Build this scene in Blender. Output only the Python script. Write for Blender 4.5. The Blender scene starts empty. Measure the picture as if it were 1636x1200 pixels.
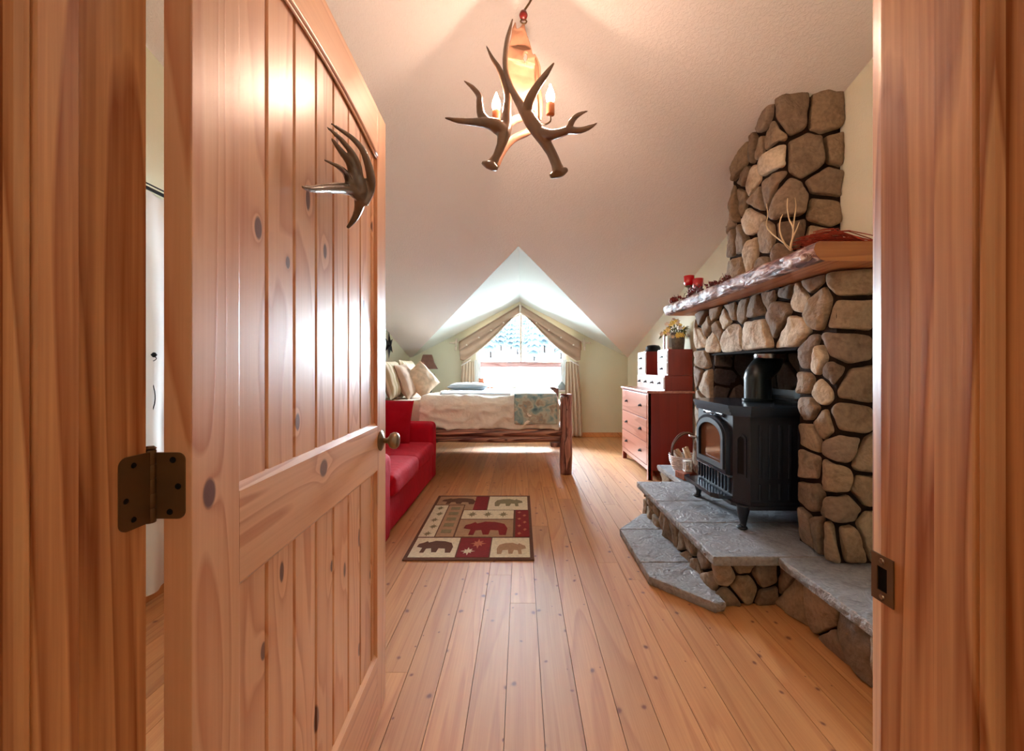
import bpy, bmesh, math, random
from mathutils import Vector, Matrix, noise, geometry
random.seed(7)
PI = math.pi
SC = bpy.context.scene
COL = SC.collection
# ------------------------------------------------------------------ camera, light, exposure
FPX, CX, CY, EYE = 650.0, 832.0, 587.0, 1.175
cam = bpy.data.cameras.new('camera'); camo = bpy.data.objects.new('camera', cam); COL.objects.link(camo)
cam.sensor_width = 36; cam.lens = FPX/1636*36
cam.shift_x = -(CX-818)/1636; cam.shift_y = -(600-CY)/1636
cam.clip_start = 0.02; cam.clip_end = 500
camo.location = (0, 0, EYE); camo.rotation_euler = (PI/2, 0, 0)
SC.camera = camo
SC.view_settings.view_transform = 'Standard'; SC.view_settings.look = 'None'
SC.view_settings.gamma = 1; SC.view_settings.use_curve_mapping = False
SC.view_settings.exposure = 0.55
SC.cycles.use_denoising = True
SC.cycles.max_bounces = 10; SC.cycles.diffuse_bounces = 6; SC.cycles.transparent_max_bounces = 12
SC.cycles.sample_clamp_indirect = 6
SC.cycles.caustics_reflective = False; SC.cycles.caustics_refractive = False
W = bpy.data.worlds.new('sky'); SC.world = W; W.use_nodes = True
W.node_tree.nodes['Background'].inputs[0].default_value = (0.78, 0.90, 1.0, 1)
W.node_tree.nodes['Background'].inputs[1].default_value = 10.0
def area(name, loc, rot, sx, sy, power, color, portal=False):
    l = bpy.data.lights.new(name, 'AREA'); l.shape = 'RECTANGLE'; l.size = sx; l.size_y = sy
    l.energy = power; l.color = color
    o = bpy.data.objects.new(name, l); COL.objects.link(o); o.location = loc; o.rotation_euler = rot
    if portal: l.cycles.is_portal = True
    return o
area('window_portal', (0, 7.10, 1.45), (-PI/2, 0, 0), 1.7, 1.5, 1, (1, 1, 1), True)
# overcast daylight standing just outside the two windows
area('daylight_back', (0, 7.75, 2.25), (-PI/2+.42, 0, 0), 2.4, 1.8, 1700, (0.80, 0.92, 1.0))
area('daylight_left', (-2.6, 1.75, 1.5), (0, -PI/2, 0), 1.6, 1.2, 13, (0.82, 0.93, 1.0))
BULB = 620.0          # emission of the chandelier bulbs
HALL = 25.0          # emission of the hall lamp bowl
# ------------------------------------------------------------------ helpers
def tag(o, label=None, cat=None, group=None, kind=None):
    if label: o['label'] = label
    if cat: o['category'] = cat
    if group: o['group'] = group
    if kind: o['kind'] = kind
    return o
def empty(name, loc=(0, 0, 0), rz=0, label=None, cat=None, group=None, kind=None):
    o = bpy.data.objects.new(name, None); COL.objects.link(o); o.empty_display_size = .05
    o.location = loc; o.rotation_euler = (0, 0, rz)
    return tag(o, label, cat, group, kind)
def P(x, y, Y):
    return Vector(((x-CX)*Y/FPX, Y, EYE-(y-CY)*Y/FPX))
class MB:
    def __init__(s): s.v = []; s.f = []; s.m = []
    def add(s, vs, fs, mi=0):
        b = len(s.v); s.v += [Vector(v) for v in vs]
        for f in fs: s.f.append([b+i for i in f]); s.m.append(mi)
    def box(s, a, b, bev=0.0, mi=0, rot=None):
        bm = bmesh.new(); bmesh.ops.create_cube(bm, size=1)
        a = Vector(a); b = Vector(b); c = (a+b)/2; d = b-a
        for v in bm.verts: v.co = Vector((v.co.x*abs(d.x), v.co.y*abs(d.y), v.co.z*abs(d.z)))
        if bev > 0:
            bmesh.ops.bevel(bm, geom=bm.edges[:], offset=bev, segments=2, affect='EDGES', profile=.6)
        if rot is not None: bmesh.ops.transform(bm, matrix=rot, verts=bm.verts[:])
        bmesh.ops.translate(bm, vec=c, verts=bm.verts[:])
        s.frombm(bm, mi)
    def frombm(s, bm, mi=0):
        bm.verts.index_update()
        s.add([v.co.copy() for v in bm.verts], [[v.index for v in f.verts] for f in bm.faces], mi); bm.free()
    def tube(s, pts, rad, seg=10, mi=0, smooth=3, flat=1.0, jit=0.0):
        pts = [Vector(p) for p in pts]
        if not hasattr(rad, '__len__'): rad = [rad]*len(pts)
        if smooth > 1 and len(pts) > 2:
            np_, nr = [], []
            for i in range(len(pts)-1):
                p0 = pts[max(i-1, 0)]; p1 = pts[i]; p2 = pts[i+1]; p3 = pts[min(i+2, len(pts)-1)]
                for k in range(smooth):
                    t = k/smooth
                    np_.append(.5*((2*p1)+(p2-p0)*t+(2*p0-5*p1+4*p2-p3)*t*t+(3*p1-p0-3*p2+p3)*t**3))
                    nr.append(rad[i]*(1-t)+rad[i+1]*t)
            np_.append(pts[-1]); nr.append(rad[-1]); pts, rad = np_, nr
        n = len(pts); ref = None; vs = []; fs = []
        for i in range(n):
            d = (pts[min(i+1, n-1)]-pts[max(i-1, 0)])
            d = d.normalized() if d.length > 1e-9 else Vector((0, 0, 1))
            if ref is None:
                ref = Vector((0, 0, 1)).cross(d)
                if ref.length < .1: ref = Vector((1, 0, 0)).cross(d)
            ref = (ref-d*ref.dot(d)).normalized(); o = d.cross(ref)
            for k in range(seg):
                a = 2*PI*k/seg; rr = rad[i]*(1+(random.uniform(-jit, jit) if jit else 0))
                vs.append(pts[i]+ref*math.cos(a)*rr+o*math.sin(a)*rr*flat)
        for i in range(n-1):
            for k in range(seg):
                k2 = (k+1) % seg
                fs.append([i*seg+k, i*seg+k2, (i+1)*seg+k2, (i+1)*seg+k])
        fs.append(list(range(seg))[::-1]); fs.append([(n-1)*seg+k for k in range(seg)])
        s.add(vs, fs, mi)
    def lathe(s, prof, c=(0, 0, 0), seg=20, mi=0, rot=None):
        vs = []; fs = []; c = Vector(c)
        for r, z in prof:
            for k in range(seg):
                a = 2*PI*k/seg; v = Vector((r*math.cos(a), r*math.sin(a), z))
                if rot is not None: v = rot @ v
                vs.append(v+c)
        n = len(prof)
        for i in range(n-1):
            for k in range(seg):
                k2 = (k+1) % seg
                fs.append([i*seg+k, i*seg+k2, (i+1)*seg+k2, (i+1)*seg+k])
        fs.append(list(range(seg))[::-1]); fs.append([(n-1)*seg+k for k in range(seg)])
        s.add(vs, fs, mi)
    def prism(s, loops, fn, d0, d1, mi=0):
        """loops of 2D points (outer + holes) mapped by fn(a, b, depth)"""
        tri = geometry.tessellate_polygon([[Vector((p[0], p[1], 0)) for p in lp] for lp in loops])
        flat = [p for lp in loops for p in lp]; n = len(flat)
        vs = [fn(p[0], p[1], d0) for p in flat]+[fn(p[0], p[1], d1) for p in flat]
        fs = [list(t) for t in tri]+[[i+n for i in reversed(t)] for t in tri]
        b = 0
        for lp in loops:
            m = len(lp)
            for i in range(m):
                j = (i+1) % m; fs.append([b+i, b+j, b+j+n, b+i+n])
            b += m
        s.add(vs, fs, mi)
    def grid(s, fn, nu, nv, mi=0):
        vs = [fn(i/nu, j/nv) for j in range(nv+1) for i in range(nu+1)]
        fs = [[j*(nu+1)+i, j*(nu+1)+i+1, (j+1)*(nu+1)+i+1, (j+1)*(nu+1)+i] for j in range(nv) for i in range(nu)]
        s.add(vs, fs, mi)
    def build(s, name, mats, parent=None, smooth=False, label=None, norm=True):
        me = bpy.data.meshes.new(name)
        me.from_pydata([tuple(v) for v in s.v], [], s.f)
        if not isinstance(mats, (list, tuple)): mats = [mats]
        for m in mats: me.materials.append(m)
        me.polygons.foreach_set('material_index', s.m)
        if norm:
            bm = bmesh.new(); bm.from_mesh(me); bmesh.ops.recalc_face_normals(bm, faces=bm.faces[:]); bm.to_mesh(me); bm.free()
        if smooth:
            me.polygons.foreach_set('use_smooth', [True]*len(me.polygons))
            if smooth == 'auto':
                try: me.set_sharp_from_angle(angle=math.radians(38))
                except Exception: pass
        me.update()
        o = bpy.data.objects.new(name, me); COL.objects.link(o)
        if parent: o.parent = parent
        if label: o['label'] = label
        return o
def mod(o, t, **k):
    m = o.modifiers.new(t, t)
    for a, b in k.items(): setattr(m, a, b)
    return m
def copytree(o, parent=None):
    c = o.copy(); COL.objects.link(c)
    if parent: c.parent = parent
    for ch in list(o.children): copytree(ch, c)
    return c
# ------------------------------------------------------------------ materials
def srgb(r, g, b):
    f = lambda c: (c/255/12.92) if c/255 <= .04045 else ((c/255+.055)/1.055)**2.4
    return (f(r), f(g), f(b), 1)
class NT:
    def __init__(s, name):
        s.mat = bpy.data.materials.new(name); s.mat.use_nodes = True; s.t = s.mat.node_tree
        s.b = s.t.nodes['Principled BSDF']
    def n(s, typ, ins=None, **attr):
        nd = s.t.nodes.new('ShaderNode'+typ)
        for a, b in attr.items(): setattr(nd, a, b)
        for k, v in (ins or {}).items():
            if isinstance(v, tuple) and len(v) == 2 and hasattr(v[0], 'outputs'): s.t.links.new(v[0].outputs[v[1]], nd.inputs[k])
            elif hasattr(v, 'outputs'): s.t.links.new(v.outputs[0], nd.inputs[k])
            else: nd.inputs[k].default_value = v
        return nd
    def math(s, op, a, b=0.0, clamp=False): return s.n('Math', {0: a, 1: b}, operation=op, use_clamp=clamp)
    def mix(s, f, a, b, typ='MIX'):
        nd = s.n('Mix', None, data_type='RGBA', blend_type=typ)
        for k, v in ((0, f), (6, a), (7, b)):
            if hasattr(v, 'outputs'):
                out = v.outputs[2] if v.bl_idname == 'ShaderNodeMix' else v.outputs[0]
                s.t.links.new(out, nd.inputs[k])
            elif isinstance(v, tuple) and hasattr(v[0], 'outputs'): s.t.links.new(v[0].outputs[v[1]], nd.inputs[k])
            else: nd.inputs[k].default_value = v
        return nd
    def ramp(s, f, stops):
        nd = s.n('ValToRGB', {0: f}); e = nd.color_ramp.elements
        while len(e) < len(stops): e.new(.5)
        for i, (p, c) in enumerate(stops): e[i].position = p; e[i].color = c
        return nd
    def out(s, inp, v):
        if hasattr(v, 'outputs'): s.t.links.new(v.outputs[2] if v.bl_idname == 'ShaderNodeMix' else v.outputs[0], s.b.inputs[inp])
        elif isinstance(v, tuple) and hasattr(v[0], 'outputs'): s.t.links.new(v[0].outputs[v[1]], s.b.inputs[inp])
        else: s.b.inputs[inp].default_value = v
    def bump(s, h, st=.3, dist=.01):
        nd = s.n('Bump', {'Strength': st, 'Distance': dist, 'Height': h}); s.out('Normal', nd); return nd
def scale_vec(g, src, sx, sy, sz):
    return g.n('Mapping', {0: src, 3: (sx, sy, sz)}, vector_type='POINT')
def plain(name, c, rough=.6, metal=0.0, var=.12, vs=12, bump=0.0, bs=60, coat=0.0, stretch=(1, 1, 1), bd=.004, island=0.0, sheen=0.0, spec=.5):
    g = NT(name); tc = g.n('TexCoord')
    mp = scale_vec(g, (tc, 'Object'), *stretch)
    nz = g.n('TexNoise', {'Vector': mp, 'Scale': vs, 'Detail': 4.0})
    dark = tuple(x*(1-var) for x in c[:3])+(1,); lite = tuple(min(1, x*(1+var)) for x in c[:3])+(1,)
    col = g.ramp((nz, 0), [(.3, dark), (.7, lite)])
    if island > 0:
        geo = g.n('NewGeometry'); r = g.ramp((geo, 'Random Per Island'), [(0, (1-island,)*3+(1,)), (1, (1+island*.3,)*3+(1,))])
        col = g.mix(1.0, col, r, 'MULTIPLY')
    g.out('Base Color', col); g.out('Roughness', rough); g.out('Metallic', metal)
    g.out('Specular IOR Level', spec)
    if coat: g.out('Coat Weight', coat); g.out('Coat Roughness', .15)
    if sheen: g.out('Sheen Weight', sheen); g.out('Sheen Roughness', .5)
    if bump:
        b = g.n('TexNoise', {'Vector': mp, 'Scale': bs, 'Detail': 5.0}); g.bump((b, 0), bump, bd)
    return g.mat
def wood(name, c_lo, c_hi, axis='Z', freq=9.0, rough=.4, coat=.3, knots=0.0, kscale=3.0, kcol=srgb(70, 32, 18), isl=.25, place=(), streak=.5, ringw=.62, krad=.10, kstretch=.5, crough=.2):
    """axis = grain direction in object space. place = explicit knots (x, y, z, rx, rz)."""
    g = NT(name); tc = g.n('TexCoord'); geo = g.n('NewGeometry')
    rnd = g.n('Vector' + 'Math', {0: (geo, 'Random Per Island'), 1: (17.3, 9.1, 31.7)}, operation='MULTIPLY')
    pos = g.n('VectorMath', {0: (tc, 'Object'), 1: rnd}, operation='ADD')
    st = {'X': (.055, 1, 1), 'Y': (1, .055, 1), 'Z': (1, 1, .055)}[axis]
    mp = scale_vec(g, pos, *st)
    low = g.n('TexNoise', {'Vector': mp, 'Scale': 5.0, 'Detail': 2.0, 'Distortion': .6})
    a = g.math('MULTIPLY', (low, 0), freq)
    if place:
        dm = None
        for (x, y, z, rx, rz) in place:
            d = g.n('VectorMath', {0: (tc, 'Object'), 1: (x, y, z)}, operation='SUBTRACT')
            s_ = g.n('VectorMath', {0: d, 1: (1/rx, 0, 1/rz)}, operation='MULTIPLY')
            l = g.n('VectorMath', {0: s_}, operation='LENGTH')
            dm = (l, 'Value') if dm is None else g.math('MINIMUM', dm if not isinstance(dm, tuple) else dm, (l, 'Value'))
        bulge = g.math('DIVIDE', 2.2, g.math('ADD', dm, 1.0)); a = g.math('ADD', a, bulge)
    fr = g.math('FRACT', g.math('MULTIPLY', a, 1.35))
    ring = g.ramp(fr, [(0.0, (0, 0, 0, 1)), (.62, (.35, .35, .35, 1)), (.9, (1, 1, 1, 1)), (1.0, (0, 0, 0, 1))])
    st2 = {'X': (.02, 1, 1), 'Y': (1, .02, 1), 'Z': (1, 1, .02)}[axis]
    mp2 = scale_vec(g, pos, *st2)
    fine = g.n('TexNoise', {'Vector': mp2, 'Scale': 160.0, 'Detail': 3.0})
    f2 = g.math('MULTIPLY', (fine, 0), streak)
    f3 = g.math('ADD', g.math('MULTIPLY', ring, ringw), f2)
    col = g.ramp(g.math('SUBTRACT', f3, streak*.28), [(0.0, c_hi), (.85, c_lo)])
    r = g.ramp((geo, 'Random Per Island'), [(0, (1-isl,)*3+(1,)), (.5, (1-isl*.4, 1-isl*.5, 1-isl*.6, 1)), (1, (1.0, 1.0, 1.0, 1))])
    col = g.mix(1.0, col, r, 'MULTIPLY')
    if place:
        km = g.ramp(dm if not isinstance(dm, tuple) else dm, [(.75, (1, 1, 1, 1)), (1.05, (0, 0, 0, 1))])
        col = g.mix(km, col, kcol)
        halo = g.ramp(dm if not isinstance(dm, tuple) else dm, [(.9, (.75, .62, .5, 1)), (1.0, (1, 1, 1, 1))])
    if knots > 0:
        sx = g.n('SeparateXYZ', {0: pos}); o3 = {'X': (1, 2, 0), 'Y': (0, 2, 1), 'Z': (0, 1, 2)}[axis]
        mk = g.n('CombineXYZ', {0: g.math('ADD', (sx, o3[0]), (sx, o3[1])), 1: g.math('MULTIPLY', (sx, o3[2]), kstretch)})
        wob = g.n('TexNoise', {'Vector': mk, 'Scale': 14.0, 'Detail': 1.0})
        mk2 = g.n('VectorMath', {0: mk, 1: g.n('VectorMath', {0: (wob, 1), 1: (.03, .03, .03)}, operation='MULTIPLY')}, operation='ADD')
        vo = g.n('TexVoronoi', {'Vector': mk2, 'Scale': kscale, 'Randomness': 1.0}, voronoi_dimensions='2D')
        sep = g.n('SeparateColor', {0: (vo, 'Color')})
        on = g.math('LESS_THAN', (sep, 0), knots)
        sz = g.math('MULTIPLY', g.math('ADD', (sep, 1), .35), krad)
        nd = g.math('DIVIDE', (vo, 'Distance'), sz)
        kk = g.ramp(nd, [(.25, (1, 1, 1, 1)), (.5, (.55, .55, .55, 1)), (.62, (.18, .18, .18, 1)), (1.0, (0, 0, 0, 1))])
        col = g.mix(g.math('MULTIPLY', kk, on), col, kcol)
    g.out('Base Color', col); g.out('Roughness', rough); g.out('Coat Weight', coat); g.out('Coat Roughness', crough)
    g.bump(f3, .12, .002)
    return g.mat
def stone_mat(name, cols, rough=.85, bump=.6):
    g = NT(name); tc = g.n('TexCoord'); geo = g.n('NewGeometry')
    k = len(cols); base = g.ramp((geo, 'Random Per Island'), [(i/(k-1), c) for i, c in enumerate(cols)])
    rnd = g.n('VectorMath', {0: (geo, 'Random Per Island'), 1: (7, 13, 5)}, operation='MULTIPLY')
    pos = g.n('VectorMath', {0: (tc, 'Object'), 1: rnd}, operation='ADD')
    n1 = g.n('TexNoise', {'Vector': pos, 'Scale': 9.0, 'Detail': 6.0, 'Roughness': .65, 'Distortion': .8})
    n2 = g.n('TexNoise', {'Vector': pos, 'Scale': 55.0, 'Detail': 4.0})
    m = g.ramp((n1, 0), [(.28, (.55, .5, .46, 1)), (.5, (1, .97, .93, 1)), (.72, (1.0, 1.0, 1.0, 1))])
    c = g.mix(1.0, base, m, 'MULTIPLY')
    m2 = g.ramp((n2, 0), [(.3, (.75, .74, .73, 1)), (.65, (1, 1, 1, 1))]); c = g.mix(1.0, c, m2, 'MULTIPLY')
    g.out('Base Color', c); g.out('Roughness', rough)
    h = g.math('ADD', (n1, 0), g.math('MULTIPLY', (n2, 0), .35)); g.bump(h, bump, .02)
    return g.mat
M = {}
M['floor'] = wood('floor_pine', srgb(178, 102, 48), srgb(220, 160, 102), 'Y', 7, .5, .6, .6, 8.5, srgb(122, 58, 24), .24, ringw=.34, streak=.6, krad=.12, kstretch=.85, crough=.55)
knots_door = [(.033, 0, .985, .014, .024), (.60, 0, .96, .020, .022), (.165, 0, 1.405, .012, .022), (.262, 0, 1.37, .009, .014), (.345, 0, 1.53, .011, .028),
              (.43, 0, 1.44, .010, .02), (.295, 0, .33, .016, .04), (.385, 0, .36, .014, .035), (.47, 0, .67, .011, .016), (.18, 0, .66, .009, .018),
              (.66, 0, .66, .008, .03), (.55, 0, .62, .008, .022), (.24, 0, .77, .008, .022), (.30, 0, 1.05, .010, .02), (.70, 0, 1.35, .009, .022), (.78, 0, 1.62, .008, .02),
              (.62, 0, 1.16, .008, .02), (.50, 0, 1.75, .01, .018), (.05, 0, .45, .012, .02), (.76, 0, .50, .007, .016), (.66, 0, .33, .009, .022)]
M['door'] = wood('door_pine', srgb(200, 128, 84), srgb(236, 184, 142), 'Z', 8, .38, .75, 0, place=knots_door, isl=.14, crough=.32,  kcol=srgb(98, 44, 24))
M['door_rail'] = wood('door_rail_pine', srgb(200, 130, 86), srgb(238, 186, 144), 'X', 8, .38, .75, 0, place=[(.40, 0, .93, .022, .022)], isl=.1, crough=.32, kcol=srgb(98, 44, 24))
M['jamb'] = wood('jamb_fir', srgb(160, 88, 42), srgb(236, 180, 128), 'Z', 7, .42, .4, .06, 3.0, isl=.06, streak=.8, ringw=.58, krad=.06)
M['groove'] = plain('groove_shadow_stain', srgb(96, 44, 22), .6)
M['wall'] = plain('cream_wall_paint', srgb(226, 220, 196), .85, 0, .02, 3, .35, 90, bd=.004)
M['wall_back'] = plain('olive_cream_wall_paint', srgb(214, 214, 190), .85, 0, .02, 3, .3, 90, bd=.003)
def plaster(name, c):
    g = NT(name); tc = g.n('TexCoord')
    v = g.n('TexNoise', {'Vector': (tc, 'Object'), 'Scale': 60.0, 'Detail': 4.0, 'Distortion': 1.0})
    r = g.ramp((v, 0), [(.45, (0, 0, 0, 1)), (.58, (1, 1, 1, 1))])
    g.out('Base Color', c); g.out('Roughness', .9); g.bump(r, .35, .004); return g.mat
M['ceiling'] = plaster('textured_plaster', srgb(236, 226, 222))
M['dormer'] = plaster('dormer_plaster', srgb(204, 208, 198))
M['stone'] = stone_mat('field_stone', [srgb(136, 112, 88), srgb(156, 132, 106), srgb(118, 98, 82), srgb(168, 144, 118), srgb(130, 110, 96), srgb(146, 122, 96)])
M['palelitstone'] = stone_mat('pale_lit_field_stone', [srgb(190, 168, 140), srgb(208, 188, 164), srgb(214, 200, 182)])  # paler stones, with window light on the fronts painted into the colour
M['slab'] = stone_mat('slate_slab', [srgb(140, 143, 154), srgb(160, 166, 178), srgb(150, 150, 156)], .42, 1.4)
M['slabedge'] = stone_mat('slate_edge', [srgb(150, 146, 146), srgb(160, 156, 156)], .7, 1.2)
M["mortar"] = plain("dark_mortar", srgb(40, 27, 20), .95, 0, .2, 40, .5, 120, spec=.1)
# 0, .2, 40, .5, 120)
M['nearblack'] = plain('near_black_matte', srgb(26, 23, 24), .9, spec=.1)  # near-black for firebox back, holes, screws and the lintel's painted shade
M['iron'] = plain('cast_iron', srgb(26, 31, 42), .5, 0.0, .1, 8, .15, 200, bd=.001)
M['irontop'] = plain('polished_iron_top', srgb(50, 60, 74), .2, .35, .1, 8)
M['pipe'] = plain('stove_pipe_black', srgb(24, 34, 38), .28, .2)
M['steel'] = plain('brushed_steel', srgb(170, 165, 165), .25, .9)
M['red'] = plain('red_cotton_cover', srgb(178, 4, 36), .85, 0, .12, 7, .35, 22, spec=.25, bd=.012)
M['redp'] = plain('red_pillow_cover', srgb(160, 4, 30), .9, 0, .1, 6, .4, 20, spec=.2, bd=.012)
M['linen'] = plain('cream_linen', srgb(222, 206, 190), .9, 0, .05, 10, .3, 40, bd=.01)
M['comforter'] = plain('ivory_comforter', srgb(236, 226, 214), .9, 0, .04, 8, .55, 9, bd=.05)
M['tanpillow'] = plain('tan_pattern_pillow', srgb(206, 180, 152), .85, 0, .22, 16, .25, 20, bd=.01)
M['mauve'] = plain('dusty_pillow', srgb(200, 172, 150), .9, 0, .1, 12, .2, 20)
def stripe_mat(name, a, b, axis, sc):
    g = NT(name); tc = g.n('TexCoord'); sp = g.n('SeparateXYZ', {0: (tc, 'Object')})
    f = g.math('FRACT', g.math('MULTIPLY', (sp, axis), sc)); r = g.ramp(f, [(.45, a), (.55, b)])
    g.out('Base Color', r); g.out('Roughness', .9); return g.mat
M['stripe'] = stripe_mat('striped_sham', srgb(216, 200, 172), srgb(184, 166, 130), 'Y', 16)
M['bedstripe'] = stripe_mat('blue_stripe_throw', srgb(236, 238, 240), srgb(190, 204, 216), 'Y', 7)
def quilt_mat():
    g = NT('teal_leaf_quilt'); tc = g.n('TexCoord')
    v = g.n('TexNoise', {'Vector': (tc, 'Object'), 'Scale': 10.0, 'Detail': 5.0, 'Distortion': .5})
    r = g.ramp((v, 0), [(.30, srgb(84, 116, 124)), (.44, srgb(140, 166, 166)), (.54, srgb(190, 192, 176)), (.64, srgb(164, 150, 132)), (.75, srgb(120, 148, 150))])
    g.out('Base Color', r); g.out('Roughness', .9)
    b = g.n('TexNoise', {'Vector': (tc, 'Object'), 'Scale': 40.0}); g.bump((b, 0), .3, .01); return g.mat
M['quilt'] = quilt_mat()
M['log'] = wood('peeled_cedar_log', srgb(84, 30, 26), srgb(214, 158, 134), 'X', 9, .45, .3, .5, 7, isl=.1, streak=1.3, ringw=.8)
M['logz'] = wood('peeled_cedar_post', srgb(80, 30, 28), srgb(204, 146, 128), 'Z', 9, .45, .3, .5, 7, isl=.1, streak=1.3, ringw=.8)
M['logy'] = wood('peeled_cedar_rail', srgb(150, 104, 74), srgb(214, 184, 150), 'Y', 6, .5, .25, .4, 6, isl=.1, streak=.9)
M['crossbar'] = wood('glare_pale_log', srgb(150, 96, 92), srgb(226, 190, 190), 'X', 6, .5, .25, .3, 6, isl=.1, streak=.9)  # window glare painted in as a paler, pinkish log colour
M['mantel'] = wood('mantel_cedar', srgb(160, 78, 40), srgb(214, 146, 100), 'Y', 6, .35, .4, .15, 4, isl=.05)
M['mantelend'] = wood('mantel_end_grain', srgb(136, 76, 34), srgb(172, 108, 54), 'X', 3, .4, .3, .0, 4, isl=.05)
def bark_mat():
    g = NT('live_edge_bark'); tc = g.n('TexCoord'); mp = scale_vec(g, (tc, 'Object'), 1, .35, 1)
    v = g.n('TexNoise', {'Vector': mp, 'Scale': 26.0, 'Detail': 5.0, 'Distortion': 1.2})
    r = g.ramp((v, 0), [(.36, srgb(74, 44, 44)), (.5, srgb(150, 108, 100)), (.62, srgb(206, 190, 186))])
    g.out('Base Color', r); g.out('Roughness', .45); g.bump((v, 0), .9, .02); return g.mat
M['bark'] = bark_mat()
M['chest'] = wood('cherry_stained_side', srgb(108, 28, 22), srgb(138, 40, 30), 'Z', 3, .4, .3, 0, isl=.05, ringw=.3)
M['drawer'] = wood('cherry_drawer_front', srgb(166, 98, 84), srgb(204, 142, 126), 'Y', 5, .3, .9, 0, isl=.12)
M['boxfront'] = wood('pale_glossy_drawer', srgb(186, 160, 152), srgb(214, 196, 190), 'Y', 5, .2, .7, 0, isl=.05)
M['blackmetal'] = plain('black_metal', srgb(26, 24, 26), .4, .6)
M['bronze'] = plain('antique_bronze', srgb(104, 76, 46), .42, .35, .15, 20)
M['pewter'] = plain('aged_pewter', srgb(150, 132, 110), .28, .9, .1, 20)
M['antler'] = plain('antler_bone_brown', srgb(112, 80, 58), .35, 0, .35, 9, .35, 50, coat=.5, stretch=(1, 1, .4))
M['antlerwarm'] = plain('antler_palm_tan', srgb(186, 132, 104), .5, 0, .25, 14, .4, 30)
M['antlergrey'] = plain('antler_polished_brown', srgb(104, 84, 70), .22, 0, .35, 12, .2, 40, coat=.8)
M['white'] = plain('white_paint', srgb(240, 240, 238), .5, 0, .02)
M['birch'] = plain('pale_birch_branch', srgb(224, 214, 198), .6, 0, .15, 20)
M['taupe'] = plain('taupe_drape', srgb(160, 132, 110), .85, 0, .06, 8, .15, 50)
M['drape'] = plain('beige_drape', srgb(190, 172, 150), .85, 0, .06, 8, .15, 50)
M['redglass'] = plain('red_votive_glass', srgb(190, 10, 24), .15, 0, .05, coat=.8)
M['berry'] = plain('dark_red_berries', srgb(118, 28, 24), .35, 0, .3, 30, island=.4)
M['vine'] = plain('twig_brown', srgb(92, 60, 40), .8)
M['straw'] = plain('rust_red_grass', srgb(150, 46, 20), .8, 0, .3, 30, island=.4)
M['twig'] = plain('bare_pale_twig', srgb(196, 168, 130), .7)
M['vase'] = plain('grey_woven_vase', srgb(112, 102, 92), .6, 0, .3, 40, .4, 60)
M['yellow'] = plain('yellow_petals', srgb(244, 214, 110), .7, island=.15)
M['peach'] = plain('cream_peach_petals', srgb(230, 200, 172), .7, island=.25)
M['leaf'] = plain('olive_leaves', srgb(98, 104, 52), .7, island=.3)
M['bulbsleeve'] = plain('amber_candle_sleeve', srgb(206, 120, 70), .5)
M['shade'] = plain('brown_hide_lampshade', srgb(112, 76, 62), .7, 0, .25, 12)
M['wicker'] = plain('whitewashed_twigs', srgb(214, 202, 200), .6, 0, .2, 40)
M['block'] = wood('red_brown_block', srgb(110, 50, 30), srgb(160, 84, 54), 'X', 6, .5, .2)
M['greyfelt'] = plain('grey_stone', srgb(138, 150, 152), .8, 0, .15)
M['clay'] = plain('terracotta', srgb(196, 120, 90), .7)
M['snow'] = plain('snow', srgb(240, 244, 250), .9, 0, .03, 1)
M['conifer'] = plain('snowy_conifer', srgb(104, 124, 130), .9, 0, .35, 3)
M['trunk'] = plain('conifer_trunk', srgb(50, 38, 32), .9)
def emis(name, c, st):
    g = NT(name); g.out('Base Color', c); g.out('Emission Color', c); g.out('Emission Strength', st); return g.mat
M['bulb'] = emis('lit_bulb', (1.0, .68, .50, 1), BULB)
M['hallglass'] = emis('lit_frosted_bowl', (1.0, .86, .72, 1), HALL)
def glass_mat(name, tint, gl):
    g = NT(name); t = g.t; out = t.nodes['Material Output']; t.nodes.remove(g.b)
    tr = t.nodes.new('ShaderNodeBsdfTransparent'); tr.inputs[0].default_value = tint
    gs = t.nodes.new('ShaderNodeBsdfGlossy'); gs.inputs['Roughness'].default_value = .03
    fr = t.nodes.new('ShaderNodeFresnel'); fr.inputs[0].default_value = gl
    mx = t.nodes.new('ShaderNodeMixShader')
    t.links.new(fr.outputs[0], mx.inputs[0]); t.links.new(tr.outputs[0], mx.inputs[1]); t.links.new(gs.outputs[0], mx.inputs[2])
    t.links.new(mx.outputs[0], out.inputs[0]); return g.mat
M['glass'] = glass_mat('window_glass', (.98, .99, 1, 1), 1.3)
def cloth_mat(name, c, trans):
    g = NT(name); t = g.t; out = t.nodes['Material Output']
    tl = t.nodes.new('ShaderNodeBsdfTranslucent'); tl.inputs[0].default_value = c
    mx = t.nodes.new('ShaderNodeMixShader'); mx.inputs[0].default_value = trans
    g.out('Base Color', c); g.out('Roughness', .9)
    t.links.new(g.b.outputs[0], mx.inputs[1]); t.links.new(tl.outputs[0], mx.inputs[2]); t.links.new(mx.outputs[0], out.inputs[0]); return g.mat
M['sheer'] = cloth_mat('white_sheer_cotton', srgb(222, 226, 224), .03)
M['stoveglass'] = NT('brown_reflection_stove_glass').mat
_g = M['stoveglass'].node_tree.nodes['Principled BSDF']; _g.inputs['Base Color'].default_value = srgb(120, 76, 54); _g.inputs['Roughness'].default_value = .08; _g.inputs['Coat Weight'].default_value = .6  # brown reflection of the room painted into the glass colour
# ------------------------------------------------------------------ the room
YB, XL, XR, ZK, SL = 6.88, -1.88, 1.81, 1.344, .298
YF = .53                                   # room face of the door wall
ZD, XD = 2.285, -.02                       # dormer ridge
YV = YB-(ZD-ZK)/SL
def ceil_z(y): return ZK+SL*(YB-y)
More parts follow.
